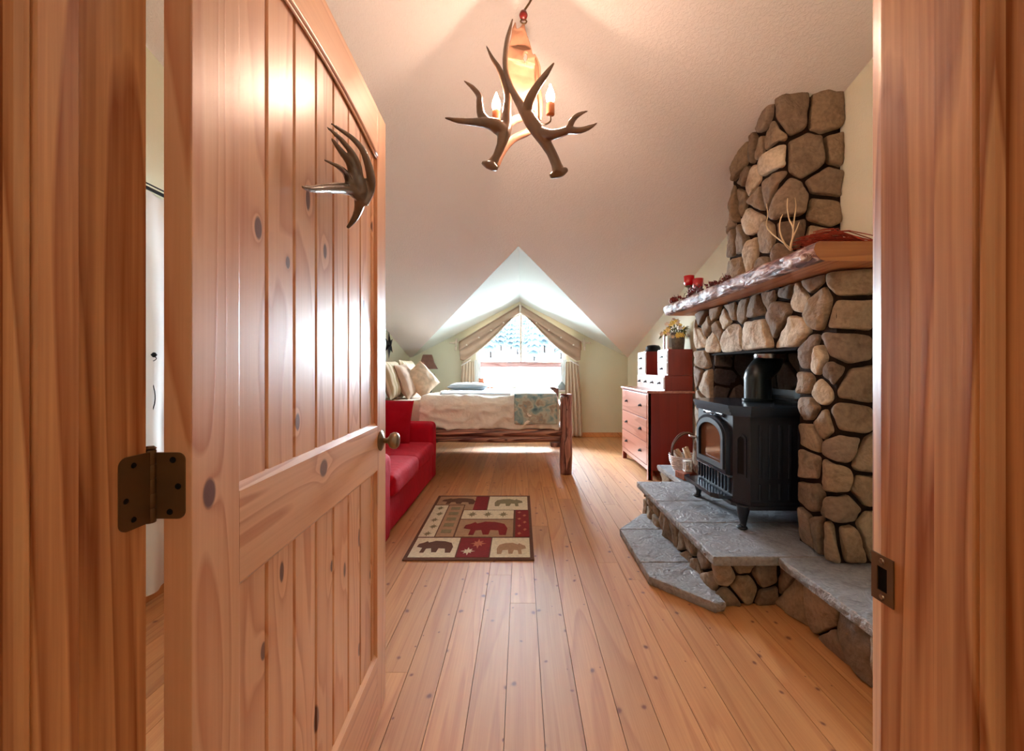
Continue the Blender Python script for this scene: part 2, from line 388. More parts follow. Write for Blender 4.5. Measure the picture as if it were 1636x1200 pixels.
# floor planks
mb = MB(); PW = .1275
x = .075-PW*16
while x < 2.0:
    y = -2.6-random.uniform(0, 2)
    while y < 7.0:
        L = random.uniform(2.2, 4.2); g = .0011
        y0, y1 = max(y, -2.4), min(y+L, 6.95)
        if y1 > y0:
            mb.box((x+g, y0+.0006, -.02), (x+PW-g, y1-.0006, 0), 0)
        y += L
    x += PW
fl = mb.build('floor', M['floor']); tag(fl, 'knotty pine plank floor running towards the window', 'floor', kind='structure')
mb = MB(); mb.box((-2.1, -2.5, -.06), (2.1, 7.05, -.021)); tag(mb.build('subfloor', M['groove']), 'dark boards beneath the floor planks', 'floor', kind='structure')
# walls
def slabX(x0, x1): return lambda a, b, d: Vector((d, a, b))
mb = MB(); top = 3.62
gl = [(YF, 0), (YB, 0), (YB, ZK), (YF, ceil_z(YF))]
mb.prism([gl], lambda a, b, d: Vector((d, a, b)), XR, XR+.12)
tag(mb.build('wall_right', M['wall']), 'cream gable wall on the right behind the stone fireplace', 'wall', kind='structure')
mb = MB()
mb.prism([gl, [(1.15, .55), (1.15, 2.0), (2.35, 2.0), (2.35, .55)]], lambda a, b, d: Vector((d, a, b)), XL-.12, XL)
tag(mb.build('wall_left', M['wall_back']), 'pale gable wall on the left behind door, sofa and bed head', 'wall', kind='structure')
WX0, WX1, WZ0, WZ1, WZA = -.77, .775, .80, 1.74, 2.125
hole = [(WX0, WZ0), (WX1, WZ0), (WX1, WZ1), (-.0, WZA), (WX0, WZ1)]
mb = MB()
mb.prism([[(XL, 0), (XR, 0), (XR, ZK), (1.80, ZK), (XD, ZD), (-1.84, ZK), (XL, ZK)], hole], lambda a, b, d: Vector((a, d, b)), YB, YB+.14)
tag(mb.build('wall_back', M['wall_back']), 'olive cream far wall with the gable window', 'wall', kind='structure')
mb = MB(); OX0, OX1 = -.487, .456
mb.prism([[(XL, 0), (OX0-.02, 0), (OX0-.02, 2.08), (OX1+.02, 2.08), (OX1+.02, 0), (XR, 0), (XR, ceil_z(YF)), (XL, ceil_z(YF))]], lambda a, b, d: Vector((a, d, b)), .31, YF-.008)
tag(mb.build('wall_front', M['wall']), 'cream wall around the doorway', 'wall', kind='structure')
# ceiling: one slope cut by the dormer valley, dormer planes
mb = MB()
tri = [(XL, YB), (-1.84, YB), (XD, YV), (1.80, YB), (XR, YB), (XR, .31), (XL, .31)]
mb.prism([tri], lambda a, b, d: Vector((a, b, ceil_z(b)+d)), 0, .10)
tag(mb.build('ceiling', M['ceiling']), 'textured sloping plaster ceiling', 'ceiling', kind='structure')
mb = MB()
for xe in (-1.84, 1.80):
    a, b, c = Vector((XD, YV, ZD)), Vector((xe, YB, ZK)), Vector((XD, YB, ZD)); up = Vector((0, 0, .08))
    mb.add([a, b, c, a+up, b+up, c+up], [[0, 1, 2], [5, 4, 3], [0, 3, 4, 1], [1, 4, 5, 2], [2, 5, 3, 0]])
tag(mb.build('ceiling', M['dormer']), 'bright white peaked dormer ceiling over the window', 'ceiling', kind='structure')
# baseboards
mb = MB(); mb.box((XL, YB-.018, 0), (XR-.001, YB, .075), .004); tag(mb.build('baseboard_back', M['floor']), 'pine baseboard under the far wall', 'baseboard', kind='structure')
mb = MB(); mb.box((XL, .56, 0), (XL+.018, YB-.02, .085), .004); tag(mb.build('baseboard_left', M['floor']), 'pine baseboard along the left wall', 'baseboard', kind='structure')
mb = MB(); mb.box((XR-.018, 3.92, 0), (XR, YB-.02, .075), .004); tag(mb.build('baseboard_right', M['floor']), 'pine baseboard at far right wall', 'baseboard', kind='structure')
# hall behind the camera
mb = MB()
mb.box((-1.5, -2.4, 0), (-1.4, .31, 2.5)); mb.box((1.4, -2.4, 0), (1.5, .31, 2.5)); mb.box((-1.5, -2.5, 0), (1.5, -2.4, 2.5))
tag(mb.build('wall_hall', M['wall']), 'cream walls of the hall outside the doorway', 'wall', kind='structure')
mb = MB(); mb.box((-1.5, -2.5, 2.5), (1.5, .31, 2.6)); tag(mb.build('ceiling', M['dormer']), 'flat hall ceiling', 'ceiling', kind='structure')
hl = empty('ceiling_lamp', (.1, -1.0, 2.5), label='round frosted ceiling lamp lit in the hall', cat='lamp')
mb = MB(); mb.lathe([(.001, -.10), (.07, -.095), (.13, -.07), (.16, -.03), (.165, -.012)], seg=28); mb.build('lamp_bowl', M['hallglass'], hl, True)
mb = MB(); mb.lathe([(.18, -.012), (.18, 0), (.02, 0)], seg=28); mb.build('lamp_base', M['bronze'], hl, 'auto')
# window
win = empty('window_1', (0, YB, 0), label='gable window with white frame, centre mullion and log crossbar', cat='window', kind='structure')
mb = MB()
def ringpoly(o, k):
    cx_ = sum(p[0] for p in o)/len(o); cz_ = sum(p[1] for p in o)/len(o)
    return [(cx_+(p[0]-cx_)*k, cz_+(p[1]-cz_)*k) for p in o]
mb.prism([ringpoly(hole, .999), ringpoly(hole, .915)], lambda a, b, d: Vector((a, d, b)), .05, .12)
mb.build('window_frame', M['white'], win)
mb = MB(); mb.box((-.012, .055, 1.28), (.016, .10, 2.10), .003); mb.build('mullion', M['drape'], win)
mb = MB(); mb.tube([(-.71, .05, 1.226), (-.3, .045, 1.224), (.1, .055, 1.228), (.4, .05, 1.222), (.72, .05, 1.226)], [.052, .048, .053, .049, .051], 12, jit=.05); mb.build('crossbar', M['crossbar'], win, True, 'peeled log crossbar')
mb = MB(); mb.box((WX0+.06, .085, WZ0+.04), (WX1-.06, .091, 1.19)); mb.build('glass_pane', M['glass'], win)
for a, b in (((-.71, 1.25), (-.012, 1.25)), ((.016, 1.25), (.71, 1.25))):
    mb = MB(); z1 = 1.74 if a[0] < -.5 else 2.06; z2 = 2.06 if a[0] < -.5 else 1.74
    mb.prism([[a, b, (b[0], z2), (a[0], z1)]], lambda p, q, d: Vector((p, d, q)), .085, .091); mb.build('glass_pane', M['glass'], win)
mb = MB(); mb.box((WX0-.03, -.10, WZ0-.03), (WX1+.03, .05, WZ0), .004); mb.build('window_sill', M['white'], win)
# left window behind the door with curtain
w2 = empty('window_2', (XL, 1.75, 0), label='curtained side window seen in the gap beside the hinge', cat='window', kind='structure')
mb = MB(); mb.prism([[(-.595, .555), (.595, .555), (.595, 1.995), (-.595, 1.995)], [(-.54, .61), (.54, .61), (.54, 1.94), (-.54, 1.94)]], lambda a, b, d: Vector((d, a, b)), -.09, -.03); mb.build('window_frame', M['white'], w2)
mb = MB(); mb.box((-.07, -.545, .605), (-.062, .545, 1.945)); mb.build('glass_pane', M['glass'], w2)
# snow, conifers outside
mb = MB()
mb.grid(lambda u, v: Vector((-60+120*u, 8.2+90*v, -1.3+14*v*v+1.2*noise.noise(Vector((u*9, v*9, 0))))), 50, 40)
tag(mb.build('snow_ground', M['snow'], smooth=True), 'snow covered slope outside the window', 'ground', kind='structure')
def conifer(h):
    t = empty('conifer', label='dark snow-dusted conifer on the white slope outside the window', cat='tree', group='conifers outside the window')
    mb = MB(); mb.tube([(0, 0, -.6), (0, 0, h*.9)], [h*.02, h*.004], 6, smooth=1); mb.build('trunk', M['trunk'], t)
    mb = MB(); n = 9
    for k in range(n):
        z = h*(.12+.85*k/n); r = h*.2*(1-k/n)+.12; vs = [Vector((0, 0, z+h*.16))]; s = 14
        for i in range(s):
            a = 2*PI*i/s+k; rr = r*(1 if i % 2 else .62)*random.uniform(.85, 1.1); vs.append(Vector((rr*math.cos(a), rr*math.sin(a), z-(.04 if i % 2 else 0)*h)))
        mb.add(vs, [[0, 1+i, 1+(i+1) % s] for i in range(s)]+[list(range(1, s+1))[::-1]])
    mb.build('foliage', M['conifer'], t); return t
c0 = conifer(9.5); random.seed(21); first = True
for i in range(34):
    Y = 50+i*1.1; X = (-.14+.28*((i*.618) % 1))*Y; v = (Y-8.2)/90
    o = c0 if first else copytree(c0); first = False
    s = random.uniform(.5, .95); o.scale = (s, s, s); o.location = (X, Y, -1.3+14*v*v+1.2*noise.noise(Vector(((X+60)/120*9, v*9, 0))))
random.seed(7)
# ------------------------------------------------------------------ door frame
def jamb(name, lab, sgn, xf, y_bev):
    r = empty(name, (xf, 0, 0), label=lab, cat='door frame', kind='structure')
    mb = MB()
    pts = [(0, .29), (0, y_bev), (sgn*.004, YF), (sgn*.022, YF), (sgn*.022, .29)]
    mb.prism([pts], lambda a, b, d: Vector((a, b, d)), 0, 2.06); mb.build('jamb_board', M['jamb'], r)
    mb = MB()
    s = -sgn
    pts = [(0, .3825), (s*.010, .3825), (s*.014, .387), (s*.0145, .3910), (s*.0115, .394), (s*.0145, .398), (s*.0145, .4345), (s*.012, .437), (0, .437)]
    mb.prism([pts], lambda a, b, d: Vector((a, b, d)), 0, 2.05); mb.build('door_stop', M['jamb'], r)
    mb = MB(); mb.box((sgn*.010, YF-.008, 0), (sgn*.09, YF+.010, 2.12), .003); mb.build('casing', M['jamb'], r)
    return r
jl = jamb('trim_1', 'left door jamb of varnished fir with the hinge on it', -1, OX0, .5285)
jr = jamb('trim_2', 'right door jamb of varnished fir holding the strike plate', 1, OX1, .515)
mb = MB(); mb.box((OX0-.02, .29, 2.06), (OX1+.02, YF, 2.08)); mb.box((OX0, .3825, 2.045), (OX1, .437, 2.06)); tag(mb.build('trim_3', M['jamb']), 'head jamb over the doorway', 'door frame', kind='structure')
sp = MB()
hy, hz = .512, .908
sp.prism([[(.4965, .879), (.5275, .879), (.5275, .938), (.4965, .938)], [(.505, .893), (.505, .923), (.519, .923), (.519, .893)]], lambda a, b, d: Vector((d, a, b)), -.0016, .0003)
spo = sp.build('strike_plate', M['bronze'], jr, label='bronze strike plate')
mb = MB(); mb.box((-.0002, .505, .893), (.0008, .519, .923)); mb.build('latch_hole', M['nearblack'], spo)
for z in (.886, .931):
    mb = MB(); mb.lathe([(.0035, 0), (.003, .0014), (.0005, .0016)], (-.0016, hy, z), 10, rot=Matrix.Rotation(-PI/2, 3, 'Y')); mb.build('screw', M['pewter'], spo)
# ------------------------------------------------------------------ the door
d0 = Vector((-.4386, .542, .012)); d1 = Vector((-.4772, 1.436, .012)); DL = (d1-d0).length
ang = math.atan2(d1.y-d0.y, d1.x-d0.x)
door = empty('door_1', d0, ang, 'open pine plank door with arched panel, swung in on the left', 'door', kind='structure')
# local: x along the door, -y towards the room side shown, so face at y=0, thickness +y
TH = .036; DW, DH = DL, 2.02; S1, S2 = .099, DL-.093
def dbox(mb, x0, x1, z0, z1, y0=0, y1=TH, bev=.0015): mb.box((x0, y0, z0), (x1, y1, z1), bev)
mb = MB(); dbox(mb, 0, S1, 0, DH); mb.build('stile', M['door'], door)
mb = MB(); dbox(mb, S2, DW, 0, DH); mb.build('stile', M['door'], door)
mb = MB(); 
ZR0, ZR1, ZB = .812, .98, .215
def railbev(mb, z0, z1, up=True, dn=True):
    b = .012
    pts = [(0, z0+(b if dn else 0)), (0, z1-(b if up else 0)), (b*.9 if up else 0, z1), (TH, z1), (TH, z0), (b*.9 if dn else 0, z0)]
    mb.prism([pts], lambda a, c, d: Vector((d, a, c)), S1, S2)
railbev(mb, ZR0, ZR1); mb.build('middle_rail', M['door_rail'], door)
mb = MB(); railbev(mb, 0, ZB, True, False); mb.build('bottom_rail', M['door_rail'], door)
def arch(x): t = (x-(S1+S2)/2)/((S2-S1)/2); return 1.868+.028*(1-t*t)
mb = MB(); N = 24
xs = [S1+(S2-S1)*i/N for i in range(N+1)]
mb.prism([[(x, arch(x)) for x in xs]+[(S2, DH), (S1, DH)]], lambda a, b, d: Vector((a, d, b)), 0, TH); mb.build('top_rail', M['door_rail'], door)
mb = MB(); mb.tube([(x, .002, arch(x)-.004) for x in xs], .006, 8, smooth=1); mb.tube([(x, .004, arch(x)-.014) for x in xs], .0035, 8, smooth=1); mb.build('arch_moulding', M['door_rail'], door, True)
def planks(z0, z1f, name):
    mb = MB(); edges = [S1]+[t*DL for t in (.212, .320, .428, .533, .644, .748, .860)]+[S2]
    for i in range(len(edges)-1):
        a, b = edges[i]+.0018, edges[i+1]-.0018; g = .004
        if b-a < .004: continue
        def fn(p, q, d): return Vector((p, q, d))
        pr = [(a, .016), (a+g, .010), (b-g, .010), (b, .016), (b, .026), (a, .026)]
        n = len(pr); vs = []; 
        for (p, q) in pr: vs.append(Vector((p, q, z0)))
        for (p, q) in pr: vs.append(Vector((p, q, z1f(p))))
        mb.add(vs, [[k, (k+1) % n, n+(k+1) % n, n+k] for k in range(n)]+[list(range(n))[::-1], [n+k for k in range(n)]])
    o = mb.build(name, M['door'], door)
planks(ZR1-.004, lambda x: arch(x)+.004, 'upper_panel'); planks(ZB-.004, lambda x: ZR0+.004, 'lower_panel')
mb = MB(); mb.box((S1, .0265, ZB), (S2, .031, ZR0)); mb.box((S1, .0265, ZR1), (S2, .031, 1.87)); mb.build('panel_backing', M['groove'], door)
# hinge: barrel, two leaves with screws
hg = empty('hinge', (0, 0, 0)); hg.parent = door; hg.matrix_parent_inverse = Matrix.Identity(4)
hg['label'] = 'antique bronze butt hinge'
inv = Matrix.LocRotScale(d0, Matrix.Rotation(ang, 3, 'Z'), Vector((1, 1, 1))).inverted()
def toL(mb):
    mb.v = [inv @ v for v in mb.v]; return mb
def rrect(a0, a1, b0, b1, r, sides):
    pts = []
    for (ca, cb, s, rounded) in ((a1, b0, -PI/2, sides[1]), (a1, b1, 0, sides[1]), (a0, b1, PI/2, sides[0]), (a0, b0, PI, sides[0])):
        if not rounded: pts.append((ca, cb)); continue
        ox = ca-r if ca == a1 else ca+r; oz = cb-r if cb == b1 else cb+r
        for k in range(7):
            t = s+PI/2*k/6; pts.append((ox+r*math.cos(t), oz+r*math.sin(t)))
    return pts
mb = MB(); mb.prism([rrect(-.484, -.4460, .974, 1.062, .010, (0, 1))], lambda a, b, d: Vector((a, d, b)), .5402, .5418)
toL(mb).build('hinge_leaf', M['bronze'], hg)
mb = MB(); mb.prism([rrect(.4915, .5340, .972, 1.064, .011, (1, 0))], lambda a, b, d: Vector((d, a, b)), -.4868, -.4852)
toL(mb).build('hinge_leaf', M['bronze'], hg)
mb = MB()
for k in range(5):
    z0 = .970+k*.0192; mb.lathe([(.0058, 0), (.0064, .0008), (.0064, .0182), (.0058, .019)], (-.4895, .5375, z0), 16)
mb.lathe([(.005, 0), (.0068, .002), (.004, .005)], (-.4895, .5375, 1.066), 14)
toL(mb).build('hinge_barrel', M['bronze'], hg, 'auto')
for (x_, z_) in ((-.462, 1.052), (-.455, 1.017), (-.466, .983)):
    mb = MB(); mb.lathe([(.0042, 0), (.0036, .001), (.001, .0006)], (x_, .5402, z_), 12, rot=Matrix.Rotation(PI/2, 3, 'X')); toL(mb).build('screw', M['nearblack'], hg)
for (y_, z_) in ((.510, 1.052), (.500, 1.010), (.510, .984)):
    mb = MB(); mb.lathe([(.0036, 0), (.003, .001), (.001, .0006)], (-.4852, y_, z_), 12, rot=Matrix.Rotation(PI/2, 3, 'Y')); toL(mb).build('screw', M['nearblack'], hg)
# knob
kn = empty('door_knob', (DW-.06, 0, .915)); kn.parent = door; kn['label'] = 'aged pewter door knob'
R_ = Matrix.Rotation(PI/2, 3, 'X')
mb = MB(); mb.lathe([(.033, 0), (.034, .003), (.030, .006), (.018, .009), (.014, .012)], seg=28, rot=R_); mb.build('rosette', M['pewter'], kn, 'auto')
mb = MB(); mb.lathe([(.009, .006), (.009, .024), (.014, .028), (.024, .034), (.028, .044), (.027, .054), (.020, .061), (.008, .064)], seg=28, rot=R_); mb.build('knob', M['pewter'], kn, True)
# ------------------------------------------------------------------ antler hung on the door
def zp(z, Y, ox, oy, s): return [P(ox+a/s, oy+b/s, y) for (a, b), y in zip(z, Y)]
mb = MB()
def dt(z, Y, r): mb.tube(zp(z, Y, 470, 170, 5.713), r, 10, smooth=4, jit=.03)
dt([(640, 900), (690, 780), (700, 650), (640, 430), (540, 300), (400, 200), (335, 155)], [1.02, 1.02, 1.0, .97, .94, .9, .88], [.008, .011, .011, .0085, .0065, .004, .002])
dt([(610, 780), (600, 640), (560, 480), (450, 330), (370, 250), (295, 185)], [1.0, .98, .95, .92, .89, .87], [.010, .009, .008, .0065, .0045, .002])
dt([(590, 780), (540, 640), (510, 520), (420, 400), (340, 290)], [1.0, .97, .95, .91, .89], [.012, .012, .0105, .007, .003])
dt([(570, 780), (500, 680), (470, 610), (400, 550), (275, 490)], [1.0, .96, .94, .9, .87], [.012, .009, .008, .0055, .002])
dt([(610, 830), (480, 755), (300, 745), (170, 755), (70, 735)], [1.01, .96, .88, .82, .78], [.013, .0135, .011, .0075, .003])
dt([(590, 640), (600, 760), (600, 870), (580, 960), (540, 1040), (485, 1110)], [.98, 1.0, 1.02, 1.04, 1.06, 1.075], [.012, .018, .014, .0105, .008, .004])
ah = mb.build('antler', M['antlergrey'], smooth=True)
mod(ah, 'REMESH', mode='VOXEL', voxel_size=.003, use_smooth_shade=True); mod(ah, 'SMOOTH', factor=.5, iterations=3)
tag(ah, 'polished brown antler handle mounted on the upper panel of the open pine door', 'antler')
# ------------------------------------------------------------------ rug
rug_c = [Vector((-.745, 3.70, 0)), Vector((.082, 3.70, 0)), Vector((.082, 2.468, 0)), Vector((-.720, 2.468, 0))]
def R2(u, v, h=.008):
    p = rug_c[0].lerp(rug_c[1], u); q = rug_c[3].lerp(rug_c[2], u); r = p.lerp(q, v); return Vector((r.x, r.y, h))
rc = [srgb(96, 60, 44), srgb(222, 210, 184), srgb(128, 24, 30), srgb(170, 134, 104), srgb(132, 122, 92), srgb(186, 110, 84)]
rm = [plain('rug_yarn', c, .95, 0, .12, 60, .5, 250) for c in rc]
mb = MB()
mb.prism([[(0, 0), (1, 0), (1, 1), (0, 1)]], lambda a, b, d: R2(a, b, d), .0005, .008, 0)
def rect(u0, v0, u1, v1, m, h=.0095): mb.prism([[(u0, v0), (u1, v0), (u1, v1), (u0, v1)]], lambda a, b, d: R2(a, b, d), .008, h, m)
def shape(pts, cu, cv, su, sv, m, h=.0105): mb.prism([[(cu+p[0]*su, cv+p[1]*sv) for p in pts]], lambda a, b, d: R2(a, b, d), .009, h, m)
leaf = []
for k in range(16):
    a = 2*PI*k/16-PI/2; r = (1, .45, .8, .4, .95, .4, .7, .35)[k % 8]; leaf.append((r*math.cos(a), r*math.sin(a)))
bear = [(-1, .1), (-.95, -.3), (-.7, -.5), (-.55, -.7), (-.45, -.5), (-.1, -.75), (.4, -.7), (.8, -.45), (.95, .1), (.9, .9), (.62, .9), (.55, .35), (.2, .3), (.15, .85), (-.1, .85), (-.2, .3), (-.45, .35), (-.5, .9), (-.72, .9), (-.68, .25)]
rect(.03, .025, .42, .20, 3); rect(.42, .025, .555, .30, 2); rect(.33, .20, .42, .30, 3)
rect(.565, .025, .97, .30, 1)
rect(.025, .215, .16, .73, 1); rect(.17, .215, .32, .73, 3)
rect(.335, .31, .83, .46, 1); rect(.335, .475, .83, .73, 3); rect(.85, .31, .975, .73, 2)
rect(.03, .745, .39, .975, 1); rect(.40, .745, .65, .975, 2); rect(.66, .745, .97, .975, 1)
shape(bear, .25, .12, .18, .075, 0); shape(bear, .77, .15, -.15, .09, 4); shape(bear, .59, .60, .20, .12, 2); shape(bear, .21, .85, .15, .085, 0)
for k in range(3): shape(leaf, .43+.15*k, .385, .05, .055, 4)
for k in range(5): shape(leaf, .09+.02*(k % 2), .27+.105*k, .04, .04, 4)
for k in range(5): rect(.20, .25+.095*k, .29, .30+.095*k, 4, .0105)
for k in range(7): shape(leaf, .885+.05*(k % 2), .35+.056*k, .022, .024, 5)
shape(leaf, .55, .82, .07, .06, 5); shape(leaf, .48, .91, .06, .045, 1); shape(bear, .82, .87, -.12, .08, 3, .0098)
tag(mb.build('area_rug', rm), 'lodge rug with bear and leaf blocks in maroon, cream and tan on the floor', 'rug')
# ------------------------------------------------------------------ pillows and cloth helpers
def cushion(mb, w, h, t, mat4, n=18, wr=.006, flange=0, seed=0):
    for sgn in (1, -1):
        def fn(u, v, sgn=sgn):
            a, b = 2*u-1, 2*v-1
            e = max(0, (1-abs(a)**3.2))**.55*max(0, (1-abs(b)**3.2))**.55
            x = a*w/2*(1-.05*(1-b*b)); y = b*h/2*(1-.05*(1-a*a))
            nz = wr*noise.noise(Vector((a*3+seed, b*3, sgn*2)))+wr*.5*noise.noise(Vector((a*8, b*8+seed, sgn)))
            return mat4 @ Vector((x, y, sgn*(t/2*e+nz*e)))
        mb.grid(fn, n, n)
def M4(loc, rx=0, ry=0, rz=0): 
    from mathutils import Euler
    return Matrix.LocRotScale(Vector(loc), Euler((rx, ry, rz)), Vector((1, 1, 1)))
# ------------------------------------------------------------------ sofa
sofa = empty('sofa', (-1.36, 3.43, 0), label='red slipcovered loveseat along the left wall, half hidden by the door', cat='sofa')
S0 = Vector((-1.36, 3.43, 0))
def sp_(v): return Vector(v)-S0
def softbox(a, b, bev, mats, name, parent, O, sub=1, amp=.006, seed=0, crown=0):
    a = Vector(a)-O; b = Vector(b)-O
    bm = bmesh.new(); bmesh.ops.create_cube(bm, size=1); d = b-a; c = (a+b)/2
    for v in bm.verts: v.co = Vector((v.co.x*d.x, v.co.y*d.y, v.co.z*d.z))
    bmesh.ops.bevel(bm, geom=bm.edges[:], offset=bev, segments=4, affect='EDGES', profile=.5)
    bmesh.ops.subdivide_edges(bm, edges=[e for e in bm.edges if e.calc_length() > .12], cuts=7, use_grid_fill=True)
    for v in bm.verts:
        n_ = v.co.normalized(); k = noise.noise(Vector((v.co.x*5+seed, v.co.y*5, v.co.z*5)))*amp+noise.noise(Vector((v.co.x*14+seed, v.co.y*14, v.co.z*9)))*amp*.5
        v.co += n_*k
        if crown: 
            if v.co.z > 0: v.co.z += crown*(1-(2*v.co.x/d.x)**2)*(1-(2*v.co.y/d.y)**2)
    bmesh.ops.translate(bm, vec=c, verts=bm.verts[:])
    mb = MB(); mb.frombm(bm); return mb.build(name, mats, parent, True)
softbox((-1.80, 2.55, .02), (-.905, 4.34, .29), .03, M['red'], 'base', sofa, S0, amp=.012)
softbox((-1.80, 4.13, .02), (-.90, 4.36, .605), .05, M['red'], 'arm', sofa, S0, seed=3)
softbox((-1.80, 2.52, .02), (-.87, 2.75, .605), .05, M['red'], 'arm', sofa, S0, seed=6)
softbox((-1.82, 2.56, .2), (-1.58, 4.32, .82), .06, M['red'], 'backrest', sofa, S0, seed=9)
softbox((-1.60, 3.44, .28), (-.865, 4.12, .425), .045, M['red'], 'seat_cushion', sofa, S0, seed=12, amp=.012, crown=.02)
softbox((-1.60, 2.76, .28), (-.855, 3.43, .435), .045, M['red'], 'seat_cushion', sofa, S0, seed=15, amp=.014, crown=.02)
softbox((-1.62, 3.44, .42), (-1.40, 4.10, .88), .07, M['red'], 'back_cushion', sofa, S0, seed=18, amp=.015)
softbox((-1.62, 2.78, .42), (-1.40, 3.42, .88), .07, M['red'], 'back_cushion', sofa, S0, seed=21, amp=.015)
mb = MB(); cushion(mb, .46, .44, .15, M4((-1.30, 3.98, .645), PI/2-.25, .06, .10), wr=.014, seed=4)
tp = mb.build('throw_pillow', M['redp'], smooth=True); tag(tp, 'red throw pillow leaning on the far arm of the red loveseat', 'pillow')
# ------------------------------------------------------------------ bed
B0 = Vector((-.6, 5.3, 0))
bed = empty('log_bed', B0, label='peeled log bed with its head at the left wall', cat='bed')
def L(p): return Vector(p)-B0
def logtube(a, b, r, mat, name, n=7, parent=bed, O=B0):
    mb = MB(); a = Vector(a)-O; b = Vector(b)-O
    pts = [a.lerp(b, i/n)+Vector((random.uniform(-.004, .004),)*3) for i in range(n+1)]
    mb.tube(pts, [r*random.uniform(.93, 1.06) for _ in pts], 16, smooth=3, jit=.03); return mb.build(name, mat, parent, True)
for (x_, y_, h_, r_) in ((.50, 4.49, .855, .066), (.50, 6.12, .85, .066), (-1.76, 4.50, 1.25, .06), (-1.76, 6.12, 1.25, .06)):
    mb = MB(); a = L((x_, y_, 0)); n = 8
    pts = [a+Vector((random.uniform(-.003, .003), random.uniform(-.003, .003), h_*i/n)) for i in range(n+1)]
    pts[-1].z = h_
    mb.tube(pts+[a+Vector((0, 0, h_+.004))], [r_*random.uniform(.94, 1.05) for _ in pts]+[r_*.96], 18, smooth=3, jit=.025); mb.build('post', M['logz'], bed, True)
logtube((-1.74, 4.50, .455), (.46, 4.50, .455), .048, M['log'], 'side_rail')
logtube((-1.74, 4.51, .385), (.46, 4.51, .385), .040, M['log'], 'side_rail')
logtube((-1.74, 6.12, .43), (.46, 6.12, .43), .055, M['log'], 'side_rail')
logtube((.50, 4.52, .70), (.50, 6.10, .70), .045, M['logy'], 'foot_rail')
logtube((.50, 4.52, .42), (.50, 6.10, .42), .05, M['logy'], 'foot_rail')
logtube((-1.76, 4.40, 1.17), (-1.76, 6.25, 1.17), .045, M['logy'], 'head_rail')
logtube((-1.76, 4.52, .95), (-1.76, 6.10, .95), .04, M['logy'], 'head_rail')
logtube((-1.76, 4.52, .6), (-1.76, 6.10, .6), .045, M['logy'], 'head_rail')
mb = MB(); mb.box(L((.33, 4.46, .30)), L((.44, 4.56, .345)), .008); mb.build('rail_bracket', M['logz'], bed)
mb = MB(); mb.box(L((-1.68, 4.56, .44)), L((.42, 6.05, .54)), .03); mb.build('box_spring', M['mauve'], bed, 'auto')
softbox((-1.68, 4.53, .54), (.43, 6.07, .80), .05, M['linen'], 'mattress', bed, B0, amp=.004)
# comforter: over the top, down the near and far sides
def comf(x0, x1, y0, zt, drop, amp, seed, y1=6.12, flare=.03):
    Lt = (y1-y0); tot = drop+Lt+drop
    def fn(u, v):
        x = x0+(x1-x0)*u; s = v*tot; r = .07
        def prof(s):
            if s < drop: return (y0-flare*(1-s/drop), zt-r-(drop-s)*(1-r/drop) if True else 0)
            if s > drop+Lt: return (y1+flare*((s-drop-Lt)/drop), zt-r-(s-drop-Lt))
            t = s-drop; e = min(t, Lt-t)
            k = min(1, e/.12); return (y0+t, zt-r*(1-k)**2)
        yy, zz = prof(s)
        nz = noise.noise(Vector((x*3.2+seed, s*3.0, seed)))+.5*noise.noise(Vector((x*8+seed, s*6, 3)))
        side = s < drop
        if side: rd_ = 1-abs(noise.noise(Vector((x*4.5+s*3.0+seed, s*5-x*2, seed))))*2.2; yy -= amp*nz*1.1*(1-s/drop*.4)+amp*.9*max(0, rd_)**2+.012*math.sin(x*19+seed+3*noise.noise(Vector((x*2, s*4, seed)))); zz += .012*noise.noise(Vector((x*6, seed, 1)))*(1-s/drop)
        else: zz += amp*nz*.7+amp*.35*max(0, 1-abs(noise.noise(Vector((x*4, s*4, seed))))*2.5)**2
        return Vector((x, yy, zz))-B0
    return fn
mb = MB(); mb.grid(comf(-1.12, .42, 4.50, .845, .345, .034, 2.0), 90, 110)
o = mb.build('comforter', M['comforter'], smooth=True, norm=False); o.location = B0; mod(o, 'SOLIDIFY', thickness=.025, offset=-1)
tag(o, 'rumpled ivory comforter spread over the log bed', 'comforter')
mb = MB(); mb.grid(comf(-.95, -.12, 4.72, .872, .10, .008, 5.0, y1=5.9, flare=0), 40, 50)
o = mb.build('throw_blanket', M['bedstripe'], smooth=True, norm=False); o.location = B0; mod(o, 'SOLIDIFY', thickness=.012, offset=-1)
tag(o, 'blue and white striped throw laid flat across the ivory comforter', 'blanket')
mb = MB(); mb.grid(comf(-.07, .40, 4.462, .885, .33, .012, 9.0, flare=.025), 36, 90)
o = mb.build('folded_quilt', M['quilt'], smooth=True, norm=False); o.location = B0; mod(o, 'SOLIDIFY', thickness=.02, offset=-1)
tag(o, 'teal leaf-pattern quilt folded over the foot of the bed', 'quilt')
mb = MB(); cushion(mb, .56, .42, .10, M4((-.72, 5.6, .915), 0, 0, .1), wr=.01); o = mb.build('pillow', M['bedstripe'], smooth=True)
tag(o, 'flat pale blue and white pillow lying on the middle of the bed', 'pillow')
def pil(w, h, t, loc, rx, ry, rz, mat, lab, seed=0):
    mb = MB(); cushion(mb, w, h, t, Matrix.Identity(4), wr=.012, seed=seed); o = mb.build('pillow', mat, smooth=True)
    o.location = loc; o.rotation_euler = (rx, ry, rz); tag(o, lab, 'pillow'); return o
pil(.46, .62, .17, (-1.52, 4.86, 1.03), 0, PI/2-.28, 0, M['stripe'], 'striped beige pillow nearest the red loveseat on the bed', 1)
pil(.50, .62, .16, (-1.50, 5.52, 1.03), 0, PI/2-.25, 0, M['stripe'], 'striped beige pillow at the far side of the bed head', 2)
